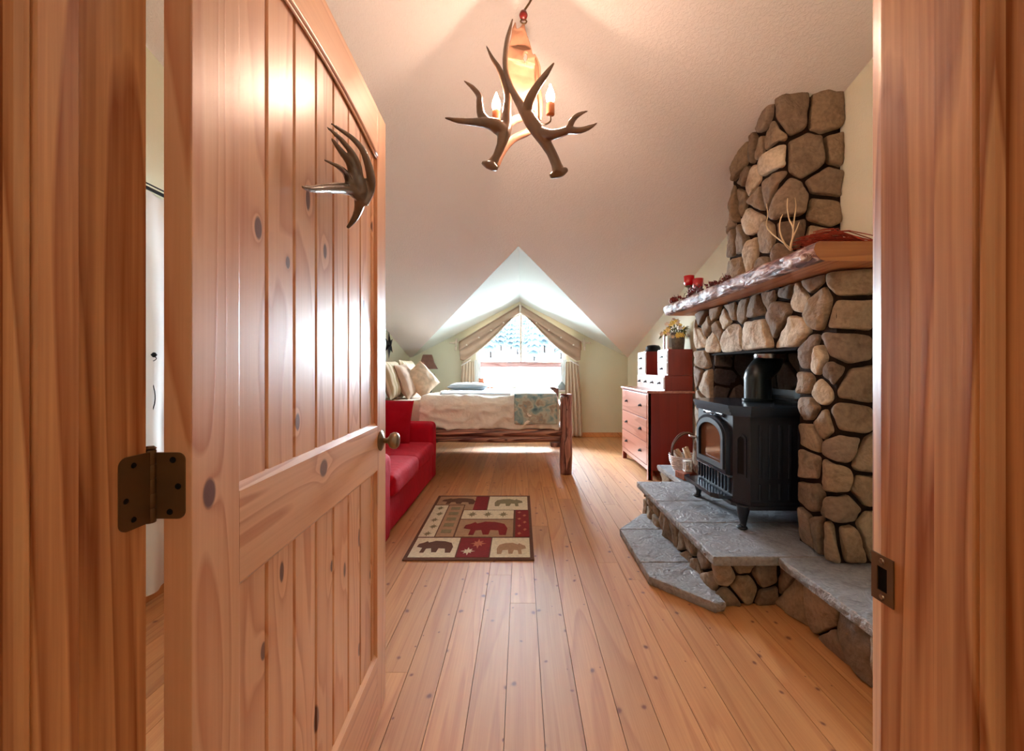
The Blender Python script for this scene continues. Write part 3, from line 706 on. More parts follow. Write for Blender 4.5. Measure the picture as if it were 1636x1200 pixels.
pil(.44, .46, .15, (-1.40, 4.98, 1.01), .15, PI/2-.38, .15, M['mauve'], 'dusty tan pillow squeezed between striped and patterned pillows', 3)
pil(.38, .38, .15, (-1.245, 5.12, 1.02), 0, PI/2-.42, -.25, M['tanpillow'], 'tan patterned square pillow standing on its corner, foremost on the bed', 5).rotation_euler = (0.0, PI/2-.42, -.35)
bpy.data.objects['pillow.004'].delta_rotation_euler = (0, 0, 0)
_o = bpy.data.objects['pillow.004']
_o.rotation_mode = 'QUATERNION'
from mathutils import Euler, Quaternion
_o.rotation_quaternion = (Euler((0, PI/2-.40, -.75)).to_quaternion() @ Quaternion((0, 0, 1), .62))
# nightstand and lamp
ns = empty('nightstand', (-1.52, 6.50, 0), label='small log nightstand in the far left corner by the bed', cat='nightstand')
mb = MB(); mb.box((-.24, -.2, .62), (.24, .2, .655), .008); mb.build('top', M['log'], ns)
for sx in (-1, 1):
    for sy in (-1, 1):
        mb = MB(); mb.tube([(sx*.2, sy*.16, 0), (sx*.2, sy*.16, .62)], .03, 10, smooth=1); mb.build('leg', M['logz'], ns)
mb = MB(); mb.box((-.2, -.16, .3), (.2, .16, .33), .005); mb.build('shelf', M['log'], ns)
lp = empty('table_lamp', (-1.47, 6.42, .655), label='table lamp with flared brown hide shade by the bed head', cat='lamp')
mb = MB(); q = [(.075, .72), (.085, .70), (.115, .60), (.165, .515), (.185, .495)]
mb.lathe([(r*1.22, z) for r, z in reversed(q)]+[(.085, .715)], seg=4, rot=Matrix.Rotation(PI/4+.15, 3, 'Z')); mb.build('lamp_shade', M['shade'], lp)
mb = MB(); mb.tube([(0, 0, .02), (.05, 0, .12), (.07, 0, .26), (.03, 0, .38), (0, 0, .46), (0, 0, .56)], .008, 8); mb.tube([(.06, 0, .3), (.11, 0, .36), (.10, 0, .42)], .005, 8); mb.build('lamp_stem', M['blackmetal'], lp, True)
mb = MB(); mb.lathe([(.08, 0), (.08, .012), (.02, .03)], seg=20); mb.build('lamp_base', M['blackmetal'], lp, 'auto')
# star on the left wall
mb = MB(); c = Vector((XL+.012, 5.76, 1.49)); pts = []
for k in range(12):
    a = PI/2+PI*k/6; r = .20 if k % 2 == 0 else .06
    pts.append((c.y+r*math.cos(a), c.z+r*math.sin(a)))
n = 12; vs = [Vector((XL+.012, p[0], p[1])) for p in pts]+[Vector((XL+.05, c.y, c.z)), Vector((XL+.006, c.y, c.z))]
mb.add(vs, [[i, (i+1) % n, n] for i in range(n)]+[[(i+1) % n, i, n+1] for i in range(n)])
tag(mb.build('wall_star', M['blackmetal']), 'dark metal star hanging on the left wall over the bed head', 'wall art')
# ------------------------------------------------------------------ side curtain and cord
mb = MB(); rz_ = 2.045
mb.tube([(XL+.07, .85, rz_), (XL+.07, 2.7, rz_)], .009, 10, smooth=1); mb.tube([(XL+.07, .85, rz_+.022), (XL+.07, 2.7, rz_+.022)], .004, 8, smooth=1)
for yy in (.9, 2.65): mb.tube([(XL, yy, rz_), (XL+.07, yy, rz_)], .006, 8, smooth=1)
tag(mb.build('curtain_rod', M['blackmetal'], smooth='auto'), 'black iron curtain rod glimpsed through the gap behind the hinge', 'curtain rod')
mb = MB(); mb.grid(lambda u, v: Vector((XL+.07+.018*math.sin(u*60+2*noise.noise(Vector((u*5, v*2, 0))))*(.4+.6*v)+.012*noise.noise(Vector((u*8, v*9, 4))), .95+1.6*u, .07+1.96*(1-v))), 120, 30)
tag(mb.build('curtain', M['sheer'], smooth=True, norm=False), 'white floor-length cotton curtain seen in the slit beside the hinge', 'curtain')
cd = empty('hanging_cord', (-1.80, 1.99, 1.24), label='black ball with a dangling cord in the gap above the hinge', cat='cord')
C0 = Vector((-1.80, 1.99, 1.24))
mb = MB(); yq = 1.992
def cp(x, y): return Vector(((x-CX)*yq/FPX, yq, EYE-(y-CY)*yq/FPX))-C0
mb.tube([cp(246, 567)+Vector((0, 0, -.012)), cp(246, 567), cp(246, 567)+Vector((0, 0, .012))], [.004, .0135, .004], 12, smooth=4); mb.build('ball', M['blackmetal'], cd, True)
mb = MB(); mb.tube([cp(238, 573), cp(243, 585), cp(241, 600), cp(247, 625), cp(247, 645), cp(237, 680), cp(243, 695), cp(242, 715)], .0022, 6); mb.tube([cp(246, 569), cp(250, 573), cp(244, 577), cp(238, 573)], .0018, 6); mb.build('cord', M['blackmetal'], cd, True)
# ------------------------------------------------------------------ window drapes
YC = 6.76
def bw(x, y, Y=YC): return P(x, y, Y)
def lerp2(p, t):
    t *= len(p)-1; i = min(int(t), len(p)-2); f = t-i; return (p[i][0]*(1-f)+p[i+1][0]*f, p[i][1]*(1-f)+p[i+1][1]*f)
for side, lab in ((0, 'left'), (1, 'right')):
    fx = (lambda x: x) if side == 0 else (lambda x: 2*831.5-x-1)
    topc = [(831, 487), (733, 546)]
    bot = [(831, 497), (812, 515), (795, 533), (775, 552), (752, 570), (741, 577), (735, 575)]
    root = empty('swag_valance', bw(fx(780), 540), label=f'taupe swag valance on the {lab} rake of the gable window', cat='valance', group=None)
    O = bw(fx(780), 540)
    mb = MB()
    def fn(u, v):
        a = lerp2(topc, u); b = lerp2(bot, u); x = a[0]*(1-v)+b[0]*v; y = a[1]*(1-v)+b[1]*v
        return bw(fx(x), y, YC-.02+.014*math.sin(v*16+u*3)*v)-O
    mb.grid(fn, 30, 24); o = mb.build('swag', M['taupe'], root, True, norm=False); mod(o, 'SOLIDIFY', thickness=.006)
    mb = MB(); mb.grid(lambda u, v: (lambda a: bw(fx(a[0]), a[1]+(12+2*u)*v, YC-.045-.006*v)-O)(lerp2(topc, u)), 20, 3)
    o = mb.build('top_band', M['taupe'], root, True, norm=False); mod(o, 'SOLIDIFY', thickness=.005)
    mb = MB(); e = [bw(fx(p[0]), p[1], YC-.03)-O for p in bot[:-1]]; mb.tube(e, .008, 8); mb.build('edge_trim', M['birch'], root, True)
    for k in range(4):
        a = lerp2(topc, .27+.2*k); mb = MB(); mb.lathe([(.004, -.014), (.014, -.008), (.015, .004), (.004, .012)], bw(fx(a[0]), a[1]+12.5, YC-.07)-O, 10); mb.build('peg', M['birch'], root, True)
    rd = empty('branch_rod', bw(fx(728), 548), label=f'pale birch branch curtain rod end {"left" if side == 0 else "right"} of the window', cat='curtain rod')
    O2 = bw(fx(728), 548)
    mb = MB(); mb.tube([bw(fx(p[0]), p[1], YC+.03)-O2 for p in ((830, 488), (800, 506), (766, 527), (733, 546), (727, 548), (718, 548))], [.014, .016, .015, .018, .018, .011], 10); mb.build('rod', M['birch'], rd, True)
    mb = MB(); mb.tube([bw(fx(729), 541, YC-.02)-O2, bw(fx(728), 560, YC-.02)-O2], [.018, .015], 10, smooth=1); mb.build('end_post', M['birch'], rd, True)
    # hanging panel
    cr = empty('drape_panel', bw(fx(748), 578), label=f'beige drape hanging {"left" if side == 0 else "right"} of the window, gathered by a white tie', cat='curtain')
    O3 = bw(fx(748), 578)
    xa, xb = -.20, 0.03
    sg = 1 if side == 0 else -1
    def fd(u, v):
        w = .16+.07*min(1, v*1.6)
        c_ = O3.x-sg*.03*v
        return Vector((c_+sg*(u-.5)*w*1.25, 6.74+.028*math.sin(u*PI*9+v*1.5)*(.35+.65*min(1, v*2)), O3.z-(O3.z-.03)*v))-O3
    mb = MB(); mb.grid(fd, 60, 20); o = mb.build('cloth', M['drape'], cr, True, norm=False); mod(o, 'SOLIDIFY', thickness=.004)
    mb = MB(); mb.tube([bw(fx(737), 584, 6.68)-O3, bw(fx(744), 580, 6.66)-O3, bw(fx(752), 575, 6.68)-O3], .01, 8); mb.build('tie', M['white'], cr, True)
    # sheer
    mb = MB(); xx = .72*(-sg)
    mb.grid(lambda u, v: Vector((xx+sg*.05*(u-.5)*2, 6.80+.010*math.sin(u*18), 1.30-.48*v)), 20, 6)
    tag(mb.build('sheer_panel', M['sheer'], smooth=True, norm=False), f'narrow white sheer against the {lab} side of the window glass', 'curtain')
mb = MB(); mb.tube([bw(831, 486, 6.70), bw(831.5, 492, 6.70), bw(830.5, 501, 6.70)], [.022, .02, .012], 10, jit=.1); tag(mb.build('branch_finial', M['birch'], smooth=True), 'short pale branch finial at the peak of the valance', 'finial')
# sill ornaments
j = empty('pitcher', (-.665, 6.83, .80), label='terracotta pitcher on the left end of the window sill', cat='pitcher')
mb = MB(); mb.lathe([(.04, 0), (.062, .03), (.066, .09), (.045, .15), (.052, .19), (.045, .188)], seg=18); mb.build('body', M['clay'], j, True)
mb = MB(); mb.tube([(.05, 0, .17), (.10, 0, .17), (.105, 0, .10), (.062, 0, .06)], .008, 8); mb.build('handle', M['clay'], j, True)
for xx, ll in ((-.555, 'terracotta pot on the window sill beside the pitcher'), (-.48, 'terracotta pot farther right of the pitcher on the window sill')):
    mb = MB(); mb.lathe([(.018, 0), (.026, .03), (.028, .045), (.022, .044)], (xx, 6.83, .80), 14); tag(mb.build('small_pot', M['clay'], smooth='auto'), 'tiny '+ll, 'pot')
mb = MB(); mb.lathe([(.07, 0), (.082, .02), (.075, .06), (.045, .10), (.015, .135), (.003, .14)], (.68, 6.80, .80), 20); tag(mb.build('stone_dome', M['greyfelt'], smooth=True), 'grey dome-shaped ornament at the right end of the window sill', 'ornament')
# ------------------------------------------------------------------ chest of drawers (drawers face -X)
CX0, CY0, CY1, CZ = 1.325, 4.225, 5.30, .93
ch = empty('chest_of_drawers', (1.56, 4.76, 0), label='cherry red chest of three drawers against the right wall beyond the stove', cat='chest of drawers')
O = Vector((1.56, 4.76, 0))
def bx(a, b, bev=.003, mat=None, name=None, par=None, lab=None, O=O):
    mb = MB(); mb.box(Vector(a)-O, Vector(b)-O, bev); return mb.build(name, mat, par, label=lab)
bx((CX0-.02, CY0-.02, CZ-.025), (1.80, CY1+.02, CZ), .006, M['drawer'], 'top', ch)
mb = MB()
mb.box(Vector((CX0, CY0, .10))-O, Vector((1.785, CY0+.02, CZ-.025))-O, .002); mb.box(Vector((CX0, CY1-.02, .10))-O, Vector((1.785, CY1, CZ-.025))-O, .002)
mb.box(Vector((CX0+.012, CY0+.02, .11))-O, Vector((1.785, CY1-.02, CZ-.03))-O)
mb.build('case', M['chest'], ch)
mb = MB()
for (a, b) in ((CY0, CY0+.035), (CY1-.035, CY1)): mb.box(Vector((CX0-.004, a, 0))-O, Vector((CX0+.03, b, CZ-.026))-O, .003)
mb.box(Vector((CX0-.002, CY0, .10))-O, Vector((CX0+.02, CY1, .145))-O, .002)
mb.build('front_frame', M['drawer'], ch)
for (a, b) in ((CX0, CY0), (1.74, CY0), (1.74, CY1-.045), (CX0+.001, CY1-.045)):
    bx((a, b, 0), (a+.045, b+.045, .12), .003, M['chest'], 'foot', ch)
zs = [.15, .385, .63, .895]
def pull(par, O, x, y, z, w=.032):
    mb = MB()
    pts = [(-w, 0), (w, 0), (w*.8, .020), (w*.3, .028), (-w*.3, .028), (-w*.8, .020)]
    mb.prism([pts], lambda a, b, d: Vector((x-d, y+a, z+b-.014))-O, 0, .006)
    mb.tube([Vector((x-.006, y-w*.8, z))-O, Vector((x-.022, y-w*.4, z-.008))-O, Vector((x-.022, y+w*.4, z-.008))-O, Vector((x-.006, y+w*.8, z))-O], .006, 8)
    mb.build('handle', M['blackmetal'], par)
for i in range(3):
    d = bx((CX0-.008, CY0+.04, zs[i]+.006), (CX0+.01, CY1-.04, zs[i+1]-.004), .004, M['drawer'], 'drawer', ch)
    for yy in (CY0+.25, CY1-.25): pull(d, O, CX0-.008, yy, (zs[i]+zs[i+1])/2)
def minichest(x0, y0, y1, z0, z1, rows, cols, lab, x1=1.79):
    O = Vector(((x0+x1)/2, (y0+y1)/2, z0)); r = empty('desktop_drawer_box', O, label=lab, cat='drawer box', group=None)
    mb = MB(); mb.box(Vector((x0, y0, z0))-O, Vector((x1, y1, z1))-O, .003); mb.build('case', M['chest'], r)
    mb = MB(); mb.prism([[(y0, z0), (y1, z0), (y1, z1), (y0, z1)]], lambda a, b, d: Vector((x0-d, a, b))-O, 0, .003); mb.build('face_frame', M['boxfront'], r)
    for i in range(rows):
        for k in range(cols):
            a = y0+.012+(y1-y0-.024)/cols*k; b = a+(y1-y0-.024)/cols; c = z0+.012+(z1-z0-.024)/rows*i; e = c+(z1-z0-.024)/rows
            d = MB(); d.box(Vector((x0-.010, a+.003, c+.003))-O, Vector((x0, b-.003, e-.003))-O, .002); d = d.build('drawer', M['boxfront'], r)
            pull(d, O, x0-.010, (a+b)/2, (c+e)/2, .02)
minichest(1.50, 4.235, 5.22, CZ+.001, CZ+.158, 1, 4, 'long low box of four little drawers on top of the red chest')
minichest(1.535, 4.24, 4.55, CZ+.160, CZ+.435, 2, 1, 'near two-drawer tower box holding the flower vase')
minichest(1.50, 4.86, 5.20, CZ+.160, CZ+.435, 2, 1, 'far two-drawer tower box with the dark hat on top')
zt = CZ+.436
# hat, frame, vase with flowers
mb = MB(); mb.lathe([(.001, 0), (.105, .0), (.112, .008), (.085, .016), (.088, .05), (.07, .075), (.03, .082), (.001, .08)], (1.62, 4.98, zt), 24)
tag(mb.build('hat', M['blackmetal'], smooth=True), 'low dark hat lying on the far tower box', 'hat')
vO = Vector((1.70, 4.40, zt)); vs_ = empty('vase_of_flowers', vO, label='grey woven vase with yellow and cream flowers on the near tower box', cat='flowers')
mb = MB(); mb.lathe([(.055, 0), (.062, .01), (.070, .10), (.072, .185), (.062, .185), (.058, .05)], seg=22); mb.build('vase', M['vase'], vs_, 'auto')
random.seed(5)
for k in range(30):
    a = random.uniform(0, 2*PI); rr = random.uniform(0, 1)**.6*.15; px_, py_ = rr*math.cos(a)-.05, rr*math.sin(a); pz = .30-.9*(rr**2)/.15*1.2+random.uniform(-.02, .03)
    c = Vector((px_, py_, pz)); nrm = Vector((px_*5, py_*5-.6, .5)).normalized(); q = nrm.to_track_quat('Z', 'Y')
    mb = MB(); s = random.uniform(.022, .036); n = 6
    for i in range(n):
        t = 2*PI*i/n; vs = [Vector((0, 0, 0)), Vector((math.cos(t-.4)*s*.7, math.sin(t-.4)*s*.7, .006)), Vector((math.cos(t)*s, math.sin(t)*s, .010)), Vector((math.cos(t+.4)*s*.7, math.sin(t+.4)*s*.7, .006))]
        mb.add([c+q @ v for v in vs], [[0, 1, 2, 3]])
    mb.lathe([(.001, .0), (.009, .004), (.006, .012), (.001, .013)], c, 8, rot=q.to_matrix())
    mb.build('blossom', M['yellow'] if k % 5 < 3 else M['peach'], vs_)
mb = MB()
for k in range(70):
    a = random.uniform(0, 2*PI); rr = random.uniform(.02, .17); c = Vector((rr*math.cos(a)-.02, rr*math.sin(a), .25-rr*.5+random.uniform(-.04, .04)))
    q = Euler((random.uniform(0, 3), random.uniform(0, 3), a)).to_quaternion(); s = random.uniform(.02, .035)
    mb.add([c+q @ Vector(v) for v in ((-s, 0, 0), (0, s*.35, .003), (s, 0, 0), (0, -s*.35, .003))], [[0, 1, 2, 3]])
for k in range(14):
    a = 2*PI*k/14; mb.tube([(0, 0, .08), (.03*math.cos(a), .03*math.sin(a), .18), (.11*math.cos(a), .11*math.sin(a), .25)], .0025, 5)
mb.build('foliage', M['leaf'], vs_)
fr = empty('photo_frame', (1.60, 4.42, zt), label='small pale framed picture beside the flower vase', cat='picture frame')
mb = MB(); mb.box((-.012, -.008, 0), (.055, .008, .155), .003); mb.box((.0, -.012, .02), (.045, -.008, .135), 0); mb.build('frame', M['white'], fr)
mb = MB(); mb.box((.004, -.0135, .025), (.041, -.012, .13)); mb.build('picture', M['bedstripe'], fr)
mb = MB(); mb.box((1.575, 4.47, zt), (1.588, 4.50, zt+.16), .003); tag(mb.build('dark_book', M['chest']), 'slim dark red book standing upright behind the pale frame', 'book')
# ------------------------------------------------------------------ masonry
def clip(poly, n, d):
    """keep n.p <= d"""
    out = []; m = len(poly)
    for i in range(m):
        a, b = poly[i], poly[(i+1) % m]; da = a[0]*n[0]+a[1]*n[1]-d; db = b[0]*n[0]+b[1]*n[1]-d
        if da <= 0: out.append(a)
        if (da < 0 < db) or (db < 0 < da):
            t = da/(da-db); out.append((a[0]+(b[0]-a[0])*t, a[1]+(b[1]-a[1])*t))
    return out
def voronoi(seeds, rectb, gap, extra=None):
    cells = []
    for i, s in enumerate(seeds):
        poly = [(rectb[0], rectb[1]), (rectb[2], rectb[1]), (rectb[2], rectb[3]), (rectb[0], rectb[3])]
        for j, o in enumerate(list(seeds)+(extra(s) if extra else [])):
            if j == i: continue
            dx, dy = o[0]-s[0], o[1]-s[1]; l = math.hypot(dx, dy)
            if l < 1e-6 or l > 1.6: continue
            n = (dx/l, dy/l); d = n[0]*(s[0]+o[0])/2+n[1]*(s[1]+o[1])/2-gap/2
            poly = clip(poly, n, d)
            if len(poly) < 3: break
        if len(poly) >= 3: cells.append((s, poly))
    return cells
def chaikin(p, q=.22):
    o = []; m = len(p)
    for i in range(m):
        a, b = p[i], p[(i+1) % m]; o.append((a[0]*(1-q)+b[0]*q, a[1]*(1-q)+b[1]*q)); o.append((a[0]*q+b[0]*(1-q), a[1]*q+b[1]*(1-q)))
    return o
class Strip:
    def __init__(s, pts, r=.02):
        s.p = [Vector(p) for p in pts]; s.L = [0]; s.r = r
        for a, b in zip(s.p, s.p[1:]): s.L.append(s.L[-1]+(b-a).length)
        s.n = []
        for a, b in zip(s.p, s.p[1:]):
            d = (b-a).normalized(); s.n.append(Vector((-d.y, d.x)))
    def at(s, u, v, h):
        u = max(0, min(s.L[-1], u)); i = 0
        while i < len(s.n)-1 and u > s.L[i+1]: i += 1
        t = (u-s.L[i])/(s.L[i+1]-s.L[i]); p = s.p[i].lerp(s.p[i+1], t); n = s.n[i].copy()
        if i < len(s.n)-1 and s.L[i+1]-u < s.r: n = n.lerp(s.n[i+1], .5*(1-(s.L[i+1]-u)/s.r))
        if i > 0 and u-s.L[i] < s.r: n = n.lerp(s.n[i-1], .5*(1-(u-s.L[i])/s.r))
        p = p+n*h; return Vector((p.x, p.y, v))
def stones(mb, cells, mapf, h=.035, hv=.015, skip=None, seed=0, pale=()):
    rnd = random.Random(seed)
    for s, poly in cells:
        if skip and skip(s): continue
        # tidy short edges, round the corners
        q = [p for i, p in enumerate(poly) if math.hypot(p[0]-poly[i-1][0], p[1]-poly[i-1][1]) > .008]
        if len(q) < 3: continue
        # subdivide long edges with jitter
        z = []
        for i in range(len(q)):
            a, b = q[i], q[(i+1) % len(q)]; z.append(a); l = math.hypot(b[0]-a[0], b[1]-a[1])
            if l > .05:
                k = 2 if l < .12 else 3
                for t in range(1, k): z.append((a[0]+(b[0]-a[0])*t/k+rnd.uniform(-.006, .004), a[1]+(b[1]-a[1])*t/k+rnd.uniform(-.006, .004)))
        z = chaikin(chaikin(z, .2), .25); m = len(z)
        cx_ = sum(p[0] for p in z)/m; cy_ = sum(p[1] for p in z)/m
        sz = min(.12, max(math.hypot(p[0]-cx_, p[1]-cy_) for p in z))
        H = (h+rnd.uniform(-hv, hv))*min(1, .45+sz/.12*.6); tx, ty = rnd.uniform(-.14, .14), rnd.uniform(-.14, .14); fk = rnd.uniform(0, 6.28)
        vs = []; fs = []
        rings = ((1.0, -.3), (1.0, .35), (.975, .70), (.93, .90), (.84, .99), (.55, 1.02), (.28, 1.03))
        for (k, hh) in rings:
            for p in z:
                dx, dy = (p[0]-cx_)*k, (p[1]-cy_)*k; x_, y_ = cx_+dx, cy_+dy
                nz = noise.noise(Vector((x_*14, y_*14, seed+fk)))*.010+noise.noise(Vector((x_*42, y_*42, seed)))*.0035
                fac = abs(dx*math.cos(fk)+dy*math.sin(fk))*.10
                hz_ = H*hh+(tx*dx+ty*dy-fac+nz*1.3)*min(1, max(0, hh)*1.0)
                vs.append(mapf(x_, y_, hz_))
        vs.append(mapf(cx_, cy_, H*1.05))
        for r in range(len(rings)-1):
            for k in range(m):
                k2 = (k+1) % m; fs.append([r*m+k, r*m+k2, (r+1)*m+k2, (r+1)*m+k])
        b = (len(rings)-1)*m
        for k in range(m): fs.append([b+k, b+(k+1) % m, len(vs)-1])
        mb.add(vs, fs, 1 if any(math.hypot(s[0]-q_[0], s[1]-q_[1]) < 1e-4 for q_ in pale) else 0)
def relax(seeds, rectb, n=2, fixed=0):
    for _ in range(n):
        c = voronoi(seeds, rectb, 0); seeds = list(seeds[:fixed])+[(sum(p[0] for p in q)/len(q)*.6+s[0]*.4, sum(p[1] for p in q)/len(q)*.6+s[1]*.4) for s, q in c[fixed:]]
    return seeds
fp = empty('stone_fireplace', (1.81, 2.65, 0), label='field stone fireplace with chimney breast, slate hearth and log mantel on the right wall', cat='fireplace')
FO = Vector((1.81, 2.65, 0))
def F(mb): mb.v = [v-FO for v in mb.v]; return mb
FX, FY0, FY1, FT, HT = 1.475, 1.90, 3.41, 1.625, .26     # face planes set back by the stone depth
OY0, OY1, OZ = 2.15, 3.10, 1.275
# core of mortar
mb = MB()
mb.box((FX, FY0, HT), (XR, OY0, FT)); mb.box((FX, OY1, HT), (XR, FY1, FT)); mb.box((FX, OY0, OZ), (XR, OY1, FT))
F(mb).build('mortar_core', M['mortar'], fp)
mb = MB(); mb.box((XR-.02, OY0, HT), (XR-.001, OY1, OZ)); F(mb).build('firebox_back', M['nearblack'], fp)
st = Strip([(XR, FY0), (FX, FY0), (FX, FY1), (XR, FY1)])
st.n = [Vector((0, -1)), Vector((-1, 0)), Vector((0, 1))]
LS = XR-FX
def fF(x, y, X=1.45): Y = FPX*X/(x-CX); return (LS+(Y-FY0), EYE+(CY-y)*Y/FPX)
def fS(x, y, Y=1.87): return (LS-((x-CX)*Y/FPX-FX), EYE+(CY-y)*Y/FPX)
seeds = [fF(*p) for p in ((1206, 487), (1249, 462), (1243, 496), (1276, 472), (1205, 530), (1266, 530), (1304, 486), (1165, 486), (1153, 514), (1139, 496), (1121, 500), (1117, 545), (1137, 543), (1160, 541),
    (1303, 582), (1307, 622), (1322, 597), (1291, 696), (1312, 680), (1288, 744), (1294, 791), (1310, 852), (1288, 652), (1284, 845), (1286, 612), (1288, 572), (1128, 520), (1146, 527), (1184, 478), (1225, 470), (1290, 452),
    (1117, 572), (1113, 600), (1122, 618), (1117, 640), (1114, 662), (1118, 690))]
seeds += [fS(*p) for p in ((1362, 449), (1362, 499), (1356, 557), (1366, 614), (1358, 671), (1352, 716), (1340, 768), (1353, 817), (1333, 866), (1392, 782), (1394, 735), (1392, 850), (1361, 862), (1450, 450), (1448, 510), (1452, 575), (1450, 640), (1455, 700), (1450, 770), (1448, 850))]
RB = (0, HT+.005, st.L[-1], FT+.0)
hu0, hu1 = LS+OY0-FY0, LS+OY1-FY0
def ghost(q):
    out = []
    for s in seeds:
        if s[1] < OZ and q[1] < OZ:
            if s[0] < hu0: out.append((2*hu0-s[0], s[1]))
            if s[0] > hu1: out.append((2*hu1-s[0], s[1]))
        elif s[1] > OZ and q[1] > OZ and hu0-.02 < s[0] < hu1+.02: out.append((s[0], 2*OZ-s[1]))
    return out
rnd_ = random.Random(3)
for k in range(9): seeds.append((LS+FY1-FY0+random.Random(k).uniform(.05, .32), HT+.1+k*.145))
mb = MB(); stones(mb, voronoi(seeds, RB, .020, ghost), lambda u, v, h: st.at(u, v, h), .034, .010, seed=1, pale=[fF(*p) for p in ((1205, 530), (1266, 530), (1160, 541), (1137, 543), (1303, 582), (1307, 622), (1276, 472), (1117, 545), (1153, 514))])  # chosen front stones take the window-lit colour
F(mb).build('surround', [M['stone'], M['palelitstone']], fp, True)
mb = MB(); mb.box((FX-.02, OY0-.0, OZ-.008), (XR-.02, OY1, OZ-.001)); F(mb).build('lintel_shade_sheet', M['nearblack'], fp)  # added dark sheet standing in for shade under the lintel
# reveal of the far pillar (faces the camera) and back of the firebox
def randseeds(a0, b0, a1, b1, n, seed):
    r = random.Random(seed); s = []
    tries = 0; dmin = math.sqrt((a1-a0)*(b1-b0)/n)*.72
    while len(s) < n and tries < 4000:
        tries += 1; p = (r.uniform(a0, a1), r.uniform(b0, b1))
        if all(math.hypot(p[0]-q[0], p[1]-q[1]) > dmin for q in s): s.append(p)
    return s
rv = (FX, HT, XR-.02, OZ); sd = randseeds(*rv, 11, 8)
mb = MB(); stones(mb, voronoi(sd, rv, .02), lambda u, v, h: Vector((u, OY1-h, v)), .022, .008, seed=5)
rv2 = (OY0, HT, OY1, OZ); sd = randseeds(*rv2, 20, 12)
stones(mb, voronoi(sd, rv2, .025), lambda u, v, h: Vector((XR-.02-h, u, v)), .025, .008, seed=6)
F(mb).build('firebox_lining', stone_mat('dark_lining_stone', [srgb(84, 76, 76), srgb(110, 96, 86), srgb(70, 64, 70)]), fp, True)  # darker stone colours inside the firebox
# chimney breast above the mantel
KX, KY0, KY1 = 1.465, 2.305, 2.885
def taper(v):
    k = 1-.20*max(0, (v.z-1.70)); return Vector((v.x, KY0+(v.y-KY0)*k if v.y > KY0 else v.y, v.z))
mb = MB()
zb, zt_ = 1.60, 2.72
vs = [taper(Vector(p)) for p in ((KX, KY0, zb), (KX, KY1, zb), (XR, KY1, zb), (XR, KY0, zb))]+[taper(Vector(p)) for p in ((KX, KY0, ceil_z(KY0)+.02), (KX, KY1, ceil_z(KY1)+.02), (XR, KY1, ceil_z(KY1)+.02), (XR, KY0, ceil_z(KY0)+.02))]
mb.add(vs, [[0, 1, 2, 3], [7, 6, 5, 4], [0, 4, 5, 1], [1, 5, 6, 2], [2, 6, 7, 3], [3, 7, 4, 0]]); F(mb).build('mortar_core', M['mortar'], fp)
s2 = Strip([(XR, KY0), (KX, KY0), (KX, KY1), (XR, KY1)]); s2.n = [Vector((0, -1)), Vector((-1, 0)), Vector((0, 1))]
L2 = XR-KX
def cF(x, y, X=1.44): Y = FPX*X/(x-CX); k = 1-.20*max(0, (EYE+(CY-y)*Y/FPX)-1.7); return (L2+(Y-KY0)/max(.7, k), EYE+(CY-y)*Y/FPX)
def cS(x, y, Y=2.28): return (L2-((x-CX)*Y/FPX-KX), EYE+(CY-y)*Y/FPX)
seeds = [cS(*p) for p in ((1266, 176), (1323, 180), (1298, 246), (1328, 290), (1322, 337), (1262, 322), (1268, 374), (1310, 382), (1340, 240), (1345, 390))]
seeds += [cF(*p) for p in ((1217, 195), (1225, 220), (1200, 240), (1224, 262), (1212, 232), (1202, 286), (1188, 283), (1222, 300), (1180, 318), (1199, 350), (1163, 350), (1181, 390), (1196, 408), (1222, 390), (1166, 395), (1162, 430), (1208, 318), (1178, 425), (1216, 425), (1186, 254), (1172, 330), (1238, 405))]
for k in range(7): seeds.append((L2+KY1-KY0+.17, 1.75+k*.14))
CB = (0, 1.63, s2.L[-1], 2.74)
def capz(mbx):
    return mbx
mb = MB(); stones(mb, voronoi(seeds, CB, .022), lambda u, v, h: (lambda w: Vector((w.x, w.y, min(w.z, ceil_z(w.y)+.012))))(taper(s2.at(u, v, h))), .034, .010, seed=9, pale=[cF(*p) for p in ((1199, 350), (1196, 408), (1202, 286), (1224, 262))])  # window-lit colour on a few stones of the chimney front
F(mb).build('chimney_breast', [M['stone'], M['palelitstone']], fp, True)
